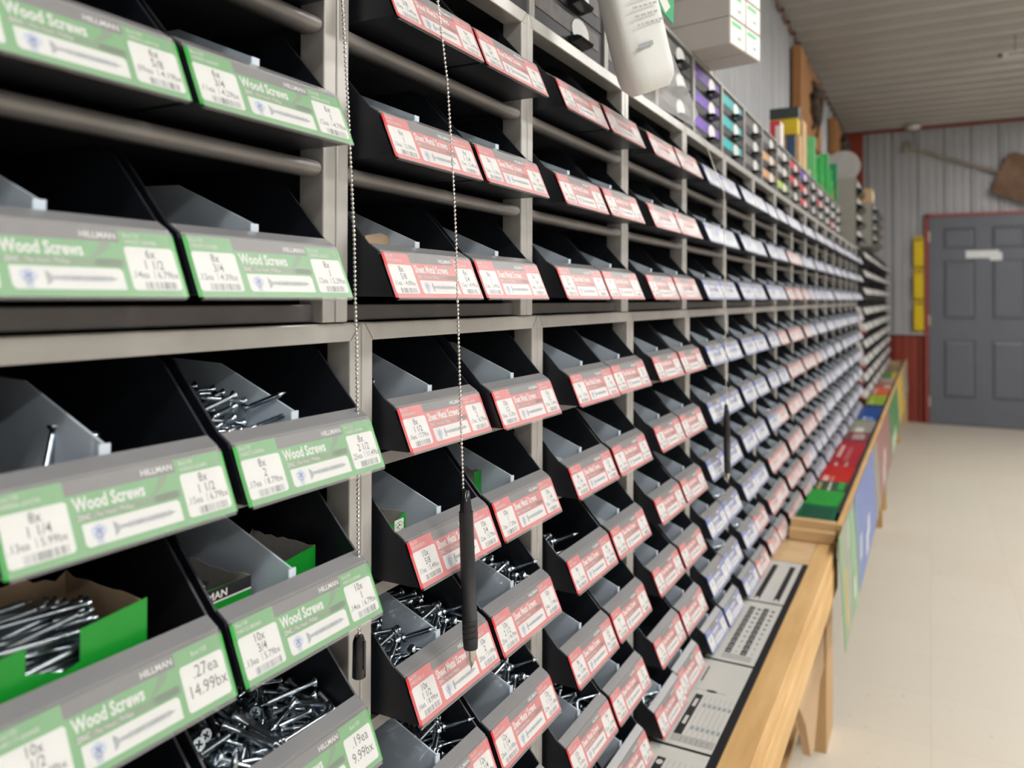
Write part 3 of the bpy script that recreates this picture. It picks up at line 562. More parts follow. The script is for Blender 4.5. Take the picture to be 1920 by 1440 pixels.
t, f, W, hh = carton('b', -.44, -.370, .3112, .3522, H(-.2088), H(-.1700), [(0, 0), (1, 0), (1, .98), (0, 1)], 'small torn carton with a black stripe above green, behind the 10x 3/4 label', [cGreen], cardGrey, 2)
s = Sheet((0, 0, 0), (0, 1, 0), (0, 0, 1), 8e-5)
s.rect(0, W, hh * .80, hh * .99, 0, 1); s.rect(0, W, hh * .775, hh * .80, 1, 1); s.text('HILLMAN', W * .20, hh * .83, hh * .11, 1, 2, .02, 1.1, 'c')
f2 = s.mb.build('printed_band', [mat('carton_black', (.02, .02, .022), .4, var=.1), white], f); f2['label'] = 'black stripe with white lettering'
carton('c', -.435, -.375, .3712, .4150, H(-.2088), H(-.1705), [(0, 0), (1, 0), (1, 1), (.7, .97), (.4, .93), (0, .90)], 'torn plain green carton in the far half of the 10x 1 bin', [cGreen], cardGrey, 3)
x, y, z = B(1, 'L2', 0)
t, f, W, hh = carton('d', -.43, -.362, .4765, .5025, z + .0034, H(-.166), [(0, 0), (1, 0), (1, 1), (.4, .86), (0, .9)], 'grey torn carton with a green and white edge behind the 10x 5/8 label', [cGreen], cardGrey, 4)
s = Sheet((0, 0, 0), (0, 1, 0), (0, 0, 1), 8e-5); s.rect(W * .45, W * .9, hh * .1, hh * .9, 0, 1); rr = random.Random(2)
for i in range(60): a, bq = W * (.46 + .4 * rr.random()), hh * (.12 + .72 * rr.random()); s.rect(a, a + W * .035, bq, bq + hh * .025, 1, 2)
s.mb.build('printed_band', [white, cGreen], f)
x, y, z = B(1, 'L2', 1); carton('e', -.42, -.382, .640, .654, z + .0034, z + .048, [(0, 0), (1, 0), (1, 1), (0, 1)], 'slim green carton seen beside the divider behind the 10x 1 label', [cGreen], cardGrey, 5)
x, y, z = B(1, 'L1', 1); carton('f', -.43, -.366, .662, .680, z + .0034, z + .0435, [(0, 0), (1, 0), (1, 1), (0, 1)], 'slim green carton behind the 10x 1/2 label', [cGreen], cardGrey, 6)
x, y, z = B(1, 'U3', 0); carton('g', -.44, -.376, .469, .4985, z + .0034, z + .050, [(0, 0), (1, 0), (1, .98), (.6, 1.02), (0, .95)], 'brown torn carton just showing above the 8x 5/8 label', [cardIn], cardIn, 7)
# loose plastic bags lying in two bins, seen through the dividers
bagM = mat('clear_bag', (.66, .70, .72), .12, alpha=.42, var=.1, scale=90, bump=.4)
for (b, r_, s_), lb in (((2, 'L3', 1), 'crumpled clear plastic bag in a second-bay bin, third lower row'), ((2, 'L2', 0), 'crumpled clear plastic bag in a second-bay bin, second lower row')):
    x, y, z = B(b, r_, s_); mb = MB(); rr = random.Random(b + len(r_)); N = 9; g = [[(x - .03 - .06 * i / N, y + .006 + .05 * j / N, z + .012 + .03 * math.sin(math.pi * j / N) * (.6 + .4 * i / N) + rr.uniform(0, .006)) for j in range(N + 1)] for i in range(N + 1)]
    mb.grid(g)
    mb.box(x - .088, x - .032, y + .008, y + .052, z + .0035, z + .010)
    tag(mb.build('plastic_bag', bagM), lb, 'bag')

# ------------------------------------------------------------------ bead chains and pens
def chain(label, pts, tag_=None):
    mb = MB(); P = [Vector(p) for p in pts]; r = .00118; step = .0031
    seg = []; 
    for a, b in zip(P[:-1], P[1:]):
        L = (b - a).length; n = max(1, round(L / step))
        seg += [a.lerp(b, i / n) for i in range(n)]
    seg.append(P[-1])
    bead = [(r * math.cos(t), r * math.sin(t)) for t in [math.pi * (1 - k / 6) for k in range(7)]]
    bead = [(-a, max(b, .0003)) for a, b in bead]; bead.sort()
    for p in seg: mb.lathe(bead, 8, 0, Matrix.Translation(p), True, False)
    mb.tube([tuple(p) for p in P], .00035, 5)
    o = mb.build('bead_chain', chrome); tag(o, label, 'chain', 'bead chains holding pens'); return o
chain('nickel bead chain hanging in front of the red labels, nearest with a whole pen', [(-.345, .4760, H(.300)), (-.319, .4800, H(.222)), (-.3185, .4927, H(.164)), (-.3185, .5004, H(.105)), (-.3185, .506, H(.045)), (-.3185, .5103, H(-.0367)), (-.3185, .5172, H(-.146))])
chain('nickel bead chain hanging against the leftmost double post', [(-.352, .4100, H(.292)), (-.3485, .4095, H(.20)), (-.347, .414, H(.1296)), (-.346, .4200, H(.04)), (-.346, .4212, H(0)), (-.3455, .4222, H(-.03)), (-.3455, .4236, H(-.088)), (-.345, .4242, H(-.161)), (-.345, .4253, H(-.229))])
chain('nickel bead chain dangling among the blue labels farther down the rack', [(-.352, 1.302, H(.2935)), (-.332, 1.3133, H(.262)), (-.326, 1.347, H(.226)), (-.3185, 1.388, H(.187)), (-.3185, 1.390, H(.106)), (-.3185, 1.396, H(-.0369)), (-.3185, 1.404, H(-.185))])
penM = mat('pen_rubber', (.012, .012, .014), .6, var=.1, scale=60); penG = mat('pen_gloss', (.008, .008, .01), .15, var=.1); tipM = mat('pen_tip_metal', (.62, .60, .58), .2, 1.0, var=.05)
def pen(label, top, bot, full=True):
    a, b = Vector(top), Vector(bot); L = (b - a).length; q = Vector((0, 0, -1)).rotation_difference(b - a)
    t = thing('pen', label, 'pen', top, 'pens on chains'); t.rotation_mode = 'QUATERNION'; t.rotation_quaternion = q
    k = L / .140; M = Matrix.Rotation(R(180), 4, 'X')
    mb = MB(); mb.lathe([(0, .0026), (.0006, .0034), (.016, .0048), (.0165, .0049)], 20, 0, M); mb.build('cap', penG, t)['label'] = 'glossy black tapered cap'
    mb = MB(); pr = [(.0165, .0054), (.05 * k, .0057), (.100 * k, .0060)]
    for i in range(4): z = (.100 + .0045 * i) * k; pr += [(z, .0060), (z + .0004, .0056), (z + .0010, .0056), (z + .0014, .0060)]
    pr += [(.123 * k, .0055)]
    mb.lathe(pr, 24, 0, M); mb.build('barrel', penM, t)
    mb = MB(); mb.lathe([(.123 * k, .0046), (.130 * k, .0034), (.1365 * k, .0014), (.1367 * k, .0007), (.140 * k, .0004)], 20, 0, M); mb.build('tip', tipM, t)['label'] = 'silver metal pen tip'
pen('black ballpoint pen hanging point down over the red sheet metal screw labels', (-.3165, .5172, H(-.1475)), (-.3130, .5215, H(-.2865)))
t = thing('pen', 'short glossy black pen cap left on the leftmost bead chain', 'pen', (-.345, .4255, H(-.2305)))
mb = MB(); mb.lathe([(-.0285, .0040), (-.028, .0046), (-.004, .0043), (0, .0030)], 20); mb.build('cap', penG, t)
mb = MB(); mb.box(.0042, .0052, -.0010, .0010, -.022, -.003); mb.build('clip', penG, t)
pen('slim black pen hanging among the blue labels', (-.3185, 1.404, H(-.186)), (-.3180, 1.412, H(-.325)))

# ------------------------------------------------------------------ small drawer cabinets on top of the racks
cabF = mat('cabinet_grey', (.29, .285, .265), .4, .2, var=.05, scale=25)
drawM = mat('drawer_dark', (.03, .03, .033), .5, var=.15, scale=30, spec=.25)
tagW = mat('drawer_tag_white', (.72, .72, .70), .4, var=.03)
tint = {'purple': (.16, .07, .42), 'teal': (.02, .38, .40), 'grey': (.15, .145, .14), 'brown': (.10, .088, .082), 'orange': (.55, .30, .14), 'lime': (.38, .50, .10), 'red': (.55, .05, .06), 'pale': (.34, .34, .32)}
tM = {k: mat('drawer_' + k, v, .5, var=.2, scale=60, spec=.3) for k, v in tint.items()}
CW, CZ0, CZ1 = .2165, .2935, .4400
plan = ['grey grey grey', 'brown brown brown', 'grey grey grey', 'brown brown brown', 'brown brown grey', 'grey brown brown', 'purple purple purple', 'teal teal teal', 'brown grey grey', 'grey orange orange', 'pale pale lime', 'red red grey', 'purple red red', 'grey grey brown', 'pale red grey', 'grey pale grey', 'brown pale red', 'grey grey pale', 'pale grey red'][:18]
cmesh = {}
def cab_parts():
    h = CZ1 - CZ0; out = []
    mb = MB(); mb.box(-.25, 0, 0, .0062, 0, h); mb.box(-.25, 0, CW - .0064, CW - .0004, 0, h)
    mb.box(-.25, 0, .0062, CW - .0064, h - .006, h); mb.box(-.25, 0, .0062, CW - .0064, 0, .005); mb.box(-.25, -.248, .0062, CW - .0064, .005, h - .006); out = mb.mesh('cabinet_frame', cabF)
    mb = MB(); mb.box(-.24, -.006, .0075, CW - .0078, .0, .0425); mb.box(-.006, -.0035, .0075, CW - .0078, .0, .0425)
    dr = mb.mesh('drawer', drawM)
    lab = {}
    for c in tM:
        mb = MB(); mb.box(-.0034, -.0026, .012, CW * .90, .017, .037, 0)
        pts = [(CW * .62 + .026 * math.cos(t), .024 + .015 * math.sin(t)) for t in [2 * math.pi * k / 14 for k in range(14)]]
        pts = [(a, max(b, .011)) for a, b in pts]
        mb.prism(pts, -.0025, -.0015, 'x', 1); lab[c] = mb.mesh('drawer_card', [tM[c], tagW])
    mb = MB(); mb.prism([(-.003, .001), (.012, .004), (.014, .008), (.009, .010), (-.003, .010)], CW * .46, CW * .64, 'y'); kn = mb.mesh('handle', penG)
    return out, dr, lab, kn
cF, cD, cL, cK = cab_parts()
CY0 = .958 - 4 * CW
for i in range(len(plan)):
    yy = CY0 + CW * i
    if yy + CW < .52: continue
    t = thing('drawer_cabinet', 'low grey cabinet of three small drawers, %s in the row on the racks' % ordinal(i - 0 if i < 17 else 16), 'cabinet', (-.372, yy, H(CZ0)), 'small drawer cabinets')
    cols_ = plan[i].split(); t['label'] = 'grey three-drawer cabinet with %s cards, %s along the rack top' % (' and '.join(dict.fromkeys(cols_)), 'last' if i > 16 else ordinal(i))
    obj('cabinet_frame', cF, t, bevel=.0008)
    for k in range(3):
        d = obj('drawer', cD, t, (0, 0, .0065 + .0445 * (2 - k))); obj('drawer_card', cL[cols_[k]], d); obj('handle', cK, d)
CYE = CY0 + CW * len(plan)

# tall grey cabinets standing farther along
def tall_cab(label, x0, x1, y0, y1, z0, z1):
    t = thing('drawer_cabinet', label, 'cabinet', (x1, y0, z0), 'tall drawer cabinets'); D = x1 - x0; W = y1 - y0; h = z1 - z0
    mb = MB(); mb.box(-D, 0, 0, .008, 0, h); mb.box(-D, 0, W - .008, W, 0, h); mb.box(-D, 0, .008, W - .008, h - .008, h); mb.box(-D, 0, .008, W - .008, 0, .008); mb.box(-D, -D + .004, .008, W - .008, .008, h - .008)
    mb.build('cabinet_frame', mat('cabinet_beige_grey', (.27, .26, .22), .5, .1, var=.04), t)
    n = 4
    for k in range(n):
        mb = MB(); a = .012 + (h - .02) * k / n; hb = (h - .02) / n - .006
        mb.box(-D + .01, .004, .012, W - .012, a, a + hb); d = mb.build('drawer', drawM, t)
        mb = MB(); mb.prism([(.004, a + .004), (.030, a + hb * .2), (.034, a + hb * .45), (.004, a + hb * .6)], W * .1, W * .9, 'y'); mb.build('handle', penG, d)
        mb = MB(); mb.prism([(.004, a + hb * .55), (.026, a + hb * .45), (.010, a + hb * .92), (.004, a + hb * .92)], W * .12, W * .5, 'y'); mb.build('drawer_card', tagW, d)
tall_cab('tall beige-grey drawer cabinet under the rounded grey card', -.66, -.357, 4.66, 4.985, H(.293), H(.668))
tall_cab('beige-grey drawer cabinet beyond the taller one, carton on top', -.63, -.337, 5.70, 6.5, H(.3562), H(.650))
mb = MB()
pts = [(-.60, 0), (-.60, .10)] + [(-.42 + .085 * math.cos(t) * 1.0 - .0, .075 + .085 * math.sin(t)) for t in [math.pi * (.62 - .82 * k / 12) for k in range(13)]] + [(-.37, 0)]
mb.prism([(a, H(.668) + b) for a, b in pts], 4.70, 4.712, 'y')
tag(mb.build('display_card', mat('grey_board', (.36, .35, .33), .6, var=.04)), 'plain grey round-topped board standing on the tall cabinet', 'sign')
def simple_box(name, a, m, label, cat, extra=None, group=None, bevel=.001):
    mb = MB(); mb.box(*a); t = thing(name, label, cat, ((a[0] + a[1]) / 2, a[2], a[4]), group)
    me = mb.mesh('body', m)
    for v in me.vertices: v.co -= t.location
    obj('body', me, t, bevel=bevel)
    if extra:
        for nm, b2, m2 in extra:
            q = MB(); q.box(*b2); me = q.mesh(nm, m2)
            for v in me.vertices: v.co -= t.location
            obj(nm, me, t)
    return t
kraft = mat('kraft_board', (.50, .33, .17), .7, var=.08)
simple_box('carton', (-.46, -.335, 5.72, 5.86, H(.650), H(.742)), kraft, 'small brown carton on the farther beige-grey cabinet', 'box', [('tape', (-.3349, -.3335, 5.722, 5.858, H(.675), H(.72)), white)])
# second, deeper rack at the far end
far = []
def far_rack(y0, W, x0, idx):
    t = thing('bin_rack', 'grey steel rack of wide bins at the far end, %s of four' % ordinal(idx), 'rack', (x0, y0, H(-.62)), 'wide-bin racks at the far end')
    rows_ = [.245, .135, .03, -.088, -.185, -.285, -.385, -.485, -.585]
    for yy in (0, W - .02): mb = MB(); mb.box(-.03, 0, yy, yy + .018, 0, .975); mb.build('front_post', frameDark, t, bevel=.001)
    for z, hz in ((.330, .024), (.0, .022)): mb = MB(); mb.box(-.03, -.002, .02, W - .02, z + .62, z + .62 + hz); mb.build('rail', frameDark, t)
    mb = MB(); mb.box(-.36, -.355, .0, W - .002, 0, .97); mb.build('back_panel', frameDark, t)
    for yy in (.0, W - .004): mb = MB(); mb.box(-.355, -.031, yy, yy + .002, .002, .97); mb.build('side_panel', frameDark, t)
    for r_, z in enumerate(rows_):
        mb = MB(); mb.box(-.35, -.005, .019, W - .021, z + .62 - .008, z + .62 - .004); mb.build('shelf', frameDark, t)
    for r_, z in enumerate(rows_):
        n = 2; bw = (W - .05) / n
        for k in range(n):
            bt = thing('wide_bin', 'wide dark bin with pale label, %s row of the %s far-end rack, %s side' % (ordinal(r_ + 1), ordinal(idx), ('near', 'far')[k]), 'bin', (x0 + .045, y0 + .0225 + k * (bw + .002), H(z)), 'wide bins at the far end')
            if 'pr' not in far_c:
                mb = MB(); pr = [(0, 0), (-.018, .042), (-.06, .078), (-.30, .08), (-.30, 0)]
                for a in (0, bw - .003): mb.prism(pr, a, a + .003, 'y')
                mb.box(-.298, -.004, .003, bw - .003, 0, .003); mb.prism([(0, 0), (-.003, 0), (-.021, .042), (-.018, .042)], .003, bw - .003, 'y'); mb.box(-.3, -.298, .003, bw - .003, .003, .08)
                far_c['pr'] = mb.mesh('body', mat('bin_dark_grey', (.035, .035, .035), .45, var=.1))
                mb = MB(); mb.poly([(.0006, .01, .003), (.0006, bw - .05, .003), (-.0154, bw - .05, .0405), (-.0154, .01, .0405)]); far_c['lb'] = mb.mesh('label', mat('far_label', (.50, .49, .47), .4, var=.25, scale=12))
            obj('body', far_c['pr'], bt); obj('label', far_c['lb'], bt)
far_c = {}
FW = (8.42 - 4.99) / 4
for i in range(4): far_rack(4.99 + FW * i, FW - .004, -.375, i + 1)
# price tags standing out from the last rack unit
tg = mat('tag_white', (.66, .62, .58), .45, var=.08); tr_ = mat('tag_red', (.55, .06, .05), .45, var=.1)
for k, (yy, z) in enumerate(((4.905, -.10), (4.905, -.185), (4.905, -.30), (4.905, -.385), (4.905, -.475), (4.905, -.565))):
    q = MB(); q.prism([(-.026, .0), (.004, -.012), (-.016, .055), (-.046, .066)], 0, .0015, 'y'); 
    t = thing('price_tag', 'white red-tipped tag at the end of the long rack, %s from top' % ordinal(k + 1), 'tag', (-.335 + .01 * (k % 2), yy + .012 * (k % 2), H(z)), 'red tipped tags')
    q.build('card', tg, t); q = MB(); q.box(-.0445, -.0425, .0015, 4.99 - t.location.y + .001, .045, .050); q.build('clip', drawM, t); q = MB(); q.prism([(-.026, .0), (.004, -.012), (.0, .001), (-.031, .014)], -.0006, .0, 'y'); q.build('red_tip', tr_, t)

# ------------------------------------------------------------------ goods on top of the cabinets
boxW = mat('white_carton_shaded', (.44, .41, .385), .55, var=.03); boxE = mat('white_carton_end', (.80, .78, .72), .5, var=.03)  # body white darkened for the shade on near face and underside
grn = mat('print_green', (.10, .50, .22), .5, var=.08)
HB = .0475
k = 0
for j in (0, 1):
    for i in range(3):
        zz = H(.4415) + i * (HB + .0006)
        t = thing('carton', 'white carton of a protruding stack on the cabinets, %s column, %s level' % (('near', 'far')[j], ('bottom', 'middle', 'top')[i]), 'box', (-.303 + .0125 * j, 1.362 + j * .0695, zz), 'stacked white cartons', (0, 0, -.176))
        mb = MB(); mb.box(-.23, 0, 0, .0695, 0, HB); obj('body', mb.mesh('body', boxW), t, bevel=.0012)
        mb = MB(); mb.box(.0001, .0009, .002, .0675, .002, HB - .002, 0); mb.box(.0009, .0012, .008, .050, HB * .72, HB * .88, 1); mb.box(.0009, .0012, .034, .048, HB * .3, HB * .42, 2)
        mb.build('end_label', [boxE, grn, LPic], t)['label'] = 'bright end label with a green line'
CT = H(CZ1)
def tall_box(label, x0, x1, y0, y1, z0, z1, g=True, m=None):
    t = simple_box('carton', (x0, x1, y0, y1, z0, z1), m or boxE, label, 'box', [('end_label', (x1 + .0001, x1 + .0006, y0 + .01, y1 - .02, z1 - .030, z1 - .014), grn)] + [('printed_mark', (x1 + .0001, x1 + .0006, y0 + .02, y1 - .03, z0 + .02, z0 + .035), LPicB)] if g else None)
    return t
tall_box('white carton with green label left of the protruding stack', -.62, -.42, 1.10, 1.24, CT + .0005, CT + .115)
tall_box('plain white carton partly behind the protruding stack', -.62, -.43, 1.245, 1.345, CT + .0005, CT + .095, False)
tall_box('upright white carton just beyond the protruding stack', -.60, -.44, 1.66, 1.80, CT + .0005, CT + .10)
tall_box('second upright carton beyond the protruding stack, grey mark', -.60, -.45, 1.83, 1.93, CT + .0005, CT + .075, False)
tall_box('low pale carton farther past the protruding stack', -.60, -.46, 1.96, 2.10, CT + .0005, CT + .05, False)
yel = mat('yellow_box', (.62, .45, .02), .45, var=.06); dkg = mat('dark_lid', (.035, .045, .045), .5, var=.08)
simple_box('storage_box', (-.475, -.388, 2.75, 2.80, H(.5545), H(.609)), yel, 'yellow box with a dark lid on the cabinets', 'box', [('lid', (-.478, -.385, 2.747, 2.803, H(.6095), H(.645)), dkg)])
simple_box('carton', (-.47, -.384, 2.76, 2.82, CT + .001, H(.5540)), kraft, 'tan and navy carton under the yellow box', 'box', [('navy_panel', (-.425, -.398, 2.7585, 2.7595, CT + .01, H(.552)), mat('box_blue', (.03, .08, .17), .5, var=.1))])
simple_box('carton', (-.452, -.420, 2.60, 2.66, CT + .001, H(.572)), mat('red_box', (.60, .05, .08), .45, var=.08), 'small red and white carton in front of the yellow box', 'box', [('white_side', (-.4198, -.4185, 2.602, 2.658, CT + .003, H(.568)), white), ('white_front', (-.434, -.421, 2.5985, 2.5998, CT + .003, H(.555)), white)])
simple_box('carton', (-.405, -.386, 2.86, 2.95, CT + .001, H(.625)), kraft, 'tan carton edge beside the yellow box', 'box')
pg = mat('package_green', (.05, .42, .10), .35, var=.12, scale=30); pgl = mat('package_light_green', (.16, .55, .20), .35, var=.1)
for k, (x0, x1, y0, y1, z1, lb, m) in enumerate(((-.470, -.415, 3.42, 3.44, .672, 'large green package standing on the cabinets', pgl), (-.445, -.398, 3.50, 3.52, .600, 'green package with yellow strips, second on the cabinets', pg), (-.42, -.385, 3.60, 3.625, .628, 'narrow green package standing upright on the cabinets', pg), (-.425, -.382, 3.70, 3.72, .575, 'green and white package lowest on the cabinets', pg), (-.40, -.368, 3.80, 3.82, .615, 'dark green package nearest the tall cabinet', mat('package_dark_green', (.02, .25, .10), .35, var=.1)))):
    simple_box('package', (x0, x1, y0, y1, CT + .001 if y1 < CYE else H(.2935), H(z1)), m, lb, 'package', [('window', (x0 + .008, x1 - .016, y0 - .001, y0 - .0002, H(.50), H(.535)), pgl if k else white), ('strip', (x0 + .012, x0 + .018, y0 - .001, y0 - .0002, H(.455), H(.495)), yel)], 'green packages on the cabinets')
# padded white pouch hanging in front of the cabinets
def pouch():
    t = thing('hanging_pouch', 'puffy white printed pouch with green card hanging from the rack top', 'pouch', (-.30, .82, H(.24)))
    mb = MB(); N, Mv = 28, 22; top = Vector((-.323, .802, H(.4530))); bot = Vector((-.286, .880, H(.243)))
    ax = (bot - top).normalized(); sd = Vector((.55, .85, .05)); sd = (sd - ax * sd.dot(ax)).normalized(); nn = sd.cross(ax).normalized()
    if nn.x < 0: nn = -nn
    L = (bot - top).length; rr = random.Random(4); rows_ = []
    for i in range(Mv + 1):
        s = i / Mv; c = top + ax * (L * s); ed = min(1, ((1 - s) / .07)) ** .5 if s > .93 else 1
        hw = (.031 + .003 * s) * (.78 + .22 * ed); hd = .021 * (.45 + .55 * ed)
        ring = []
        for k in range(N):
            a = 2 * math.pi * k / N; cx, sx = math.cos(a), math.sin(a); e = .55
            ring.append(c + sd * (hw * math.copysign(abs(cx) ** e, cx)) + nn * (hd * math.copysign(abs(sx) ** e, sx) + .0015 * math.sin(9 * s + 3 * cx) + rr.uniform(-.0003, .0003)))
        rows_.append(ring)
    mb.grid(rows_, 0, True)
    mb.poly(rows_[-1][::-1]); mb.poly(rows_[0])
    me = mb.mesh('body', mat('pouch_white', (.66, .67, .65), .55, var=.03, bump=.15)); 
    for v in me.vertices: v.co -= t.location
    obj('body', me, t)
    s = Sheet(top + nn * .0245 - sd * .022 - t.location, sd, -ax, 2e-4); rr = random.Random(8)
    for r_ in range(12):
        v = -.050 - r_ * .0095; u = .006
        while u < .040: wl = rr.uniform(.003, .008); s.rect(u, u + wl, v, v + .0022, 0, 1); u += wl + .002
    s.rect(.022, .040, -.040, -.031, 1, 1); s.rect(.0, .022, -.178, -.173, 1, 1)
    s.mb.build('printed_text', [mat('pouch_print', (.36, .36, .36), .4, var=.05), LPic], t)
    # green header card with white figure behind the pouch's far edge, clear film below
    s = Sheet(top + sd * .026 + nn * -.004 - t.location, (sd * 1 + Vector((0, 0, 0))).normalized(), -ax, 3e-4)
    s.poly([(0, 0), (.040, 0), (.048, -.132), (.036, -.162), (0, -.107)], 0, 0); s.poly([(.040, 0), (0, 0), (0, -.107), (.036, -.162), (.048, -.132)], 0, -4)
    s.rect(.010, .024, -.092, -.072, 1, 1); s.poly([(.020, -.112), (.030, -.107), (.038, -.142), (.028, -.147)], 1, 1); s.rect(.012, .030, -.05, -.025, 1, 1)
    s.mb.build('header_card', [mat('card_green', (.04, .36, .16), .35, var=.08), white], t)['label'] = 'green card with white shapes'
    s = Sheet(bot - sd * .01 + nn * -.004 - t.location, sd, -ax, 3e-4)
    s.poly([(.0, .03), (.055, .05), (.075, -.045), (.06, -.055), (.0, -.005)], 0, 0)
    hk = MB(); hk.tube([Vector((-.400, .802, H(.4425))) - t.location, Vector((-.372, .802, H(.4425))) - t.location, Vector((-.340, .802, H(.456))) - t.location, top - t.location + Vector((0, 0, -.004))], .0018, 8)
    hk.build('hook', tipM, t)
    s.mb.build('clear_film', mat('clear_film', (.75, .76, .76), .15, alpha=.35, var=.05), t)
pouch()

# ------------------------------------------------------------------ bench with papers
BT = H(-.62)
t = thing('bench', 'pine work bench running under the near racks', 'bench', (-.25, .3, 0))
def P_(name, boxes, m, bevel=0, parent=None, M=None, off=None):
    mb = MB(); l = Vector(off) if off is not None else t.location
    for b in boxes: mb.box(*b)
    me = mb.mesh(name, m)
    for v in me.vertices: v.co -= l
    return obj(name, me, parent or t, bevel=bevel)
P_('top_board', [(-.70, -.2525, -.5, 2.155, BT - .022, BT - .0005)], ply, .001)
P_('edge_strip', [(-.2520, -.2105, -.5, 2.155, BT - .038, BT)], pine, .0015)
P_('front_board', [(-.2290, -.2085, -.5, 2.155, BT - .112, BT - .0385)], wood('pine_front', (.60, .36, .13), (.76, .50, .23), 'y', 7), .0015)
for yy in (2.26, -.30):
    P_('leg', [(-.285, -.247, yy - .0, yy + .155, 0, BT - .10)] if yy > 0 else [(-.285, -.247, yy, yy + .09, 0, BT - .12)], wood('pine_leg', (.48, .29, .13), (.58, .37, .18), 'z', 6), .0015)
mb = MB()
mb.prism([(1.62, BT - .113), (2.25, BT - .113), (2.25, H(-.98)), (2.16, H(-.985)), (2.05, H(-1.10)), (1.985, H(-1.085)), (1.90, H(-.97))], -.270, -.252, 'x')
me = mb.mesh('brace', wood('plywood_brace', (.50, .33, .18), (.56, .38, .22), 'y', 4))
for v in me.vertices: v.co -= t.location
obj('brace', me, t, bevel=.001)
P_('lower_shelf', [(-.62, -.30, -.5, 2.40, .10, .118)], ply, .001)
P_('back_board', [(-.66, -.645, -.5, 2.4, .02, BT - .03)], ply)
tb = simple_box('carton', (-.60, -.33, 1.75, 2.2, .119, .30), kraft, 'brown carton on the shelf under the bench', 'box')
# mat and papers
mat_o = MB(); mat_o.box(-.346, -.2505, -.2, 1.935, 0, .0028); mo = mat_o.build('counter_mat', mat('black_mat', (.018, .018, .02), .35, var=.1), None, (0, 0, BT + .0004)); tag(mo, 'long black counter mat under the size charts on the bench', 'mat')
GR = mat('paper_grey', (.42, .41, .39), .55, var=.03); PW = mat('paper_white', (.62, .61, .57), .35, var=.02, coat=.2)
def chart(y0, y1, label, fn, x1=-.2625):
    s = Sheet((-.3455, y0, BT + .0034), (0, 1, 0), (1, 0, 0), -5e-5); L = y1 - y0; W = x1 + .3455
    s.mb.box(0, 0, 0, 0, 0, 0) if False else None
    s.rect(0, L, 0, W, 0, 0); fn(s, L, W)
    for f_i, f_ in enumerate(s.mb.f): s.mb.f[f_i] = f_[::-1]
    tag(s.mb.build('size_chart', [PW, LInk, GR, LPic]), label, 'chart', 'printed charts on the bench')
def c1(s, L, W):
    for v in (.34, .80): s.rect(.012, L - .03, W * (v - .07), W * (v + .07), 1, 1); s.disc(.018, W * v, .006, .0045, 0, 2)
    s.rect(.006, .03, W * .02, W * .12, 3, 1)
def c2(s, L, W):
    rr = random.Random(1)
    for q, v in enumerate((.38, .54, .70, .86)):
        n = 10
        for i in range(n):
            u = .036 + (L - .06) * i / n; a = (L - .06) / n * .72
            if q % 2 == 0: s.rect(u - .002, u + a + .002, W * (v - .065), W * (v + .055), 1, 1); s.rect(u + a * .3, u + a * .5, W * (v - .03), W * (v + .03), 0, 2)
            else: s.disc(u + a * .5, W * v, a * .22 * (.5 + i * .09), W * .035 * (.4 + i * .1), 1, 1, 8); s.rect(u + a * .1, u + a * .8, W * (v - .004), W * (v + .004), 3, 1)
    s.rect(.010, .032, W * .30, W * .90, 2, 1); s.rect(.012, .075, W * .10, W * .16, 1, 1)
def c3(s, L, W):
    s.rect(.030, .155, W * .26, W * .40, 1, 1); s.rect(.06, .085, W * .30, W * .36, 0, 2); s.rect(.115, .14, W * .30, W * .36, 0, 2)
    for i in range(6):
        v = W * (.46 + .09 * i); s.rect(.03, .155, v, v + .0006, 3, 1)
        for u in (.055, .125): s.disc(u, v + W * .045, .007, .0025, 3, 1, 8)
    s.rect(.010, .030, W * .26, W * .98, 2, 1); rr = random.Random(6)
    for i in range(6): s.rect(.012, .026, W * (.42 + .09 * i), W * (.425 + .09 * i), 1, 2)
    s.rect(.170, .1715, W * .14, W * .78, 3, 1); s.disc(.172, W * .5, .004, .009, 1, 2, 8); s.rect(.20, .255, W * .20, W * .225, 1, 1)
    u = .012
    while u < .085: s.rect(u, u + .006, W * .12, W * .20, 1, 1); u += .009
def c4(s, L, W):
    s.rect(L - .19, L - .03, W * .24, W * .38, 1, 1); s.disc(L - .042, W * .31, .006, .0045, 0, 2); s.disc(L - .075, W * .31, .004, .004, 0, 2)
    for i in range(6): s.rect(L - .19, L - .03, W * (.44 + .09 * i), W * (.446 + .09 * i), 3, 1)
chart(1.657, 1.932, 'farthest size chart on the bench mat, two long black bars', c1)
chart(1.357, 1.650, 'size chart on the bench mat with rows of small black symbols', c2)
chart(1.068, 1.350, 'size chart on the bench mat with a black table header', c3)
chart(.62, 1.062, 'nearest size chart at the bottom edge of the photo', c4)

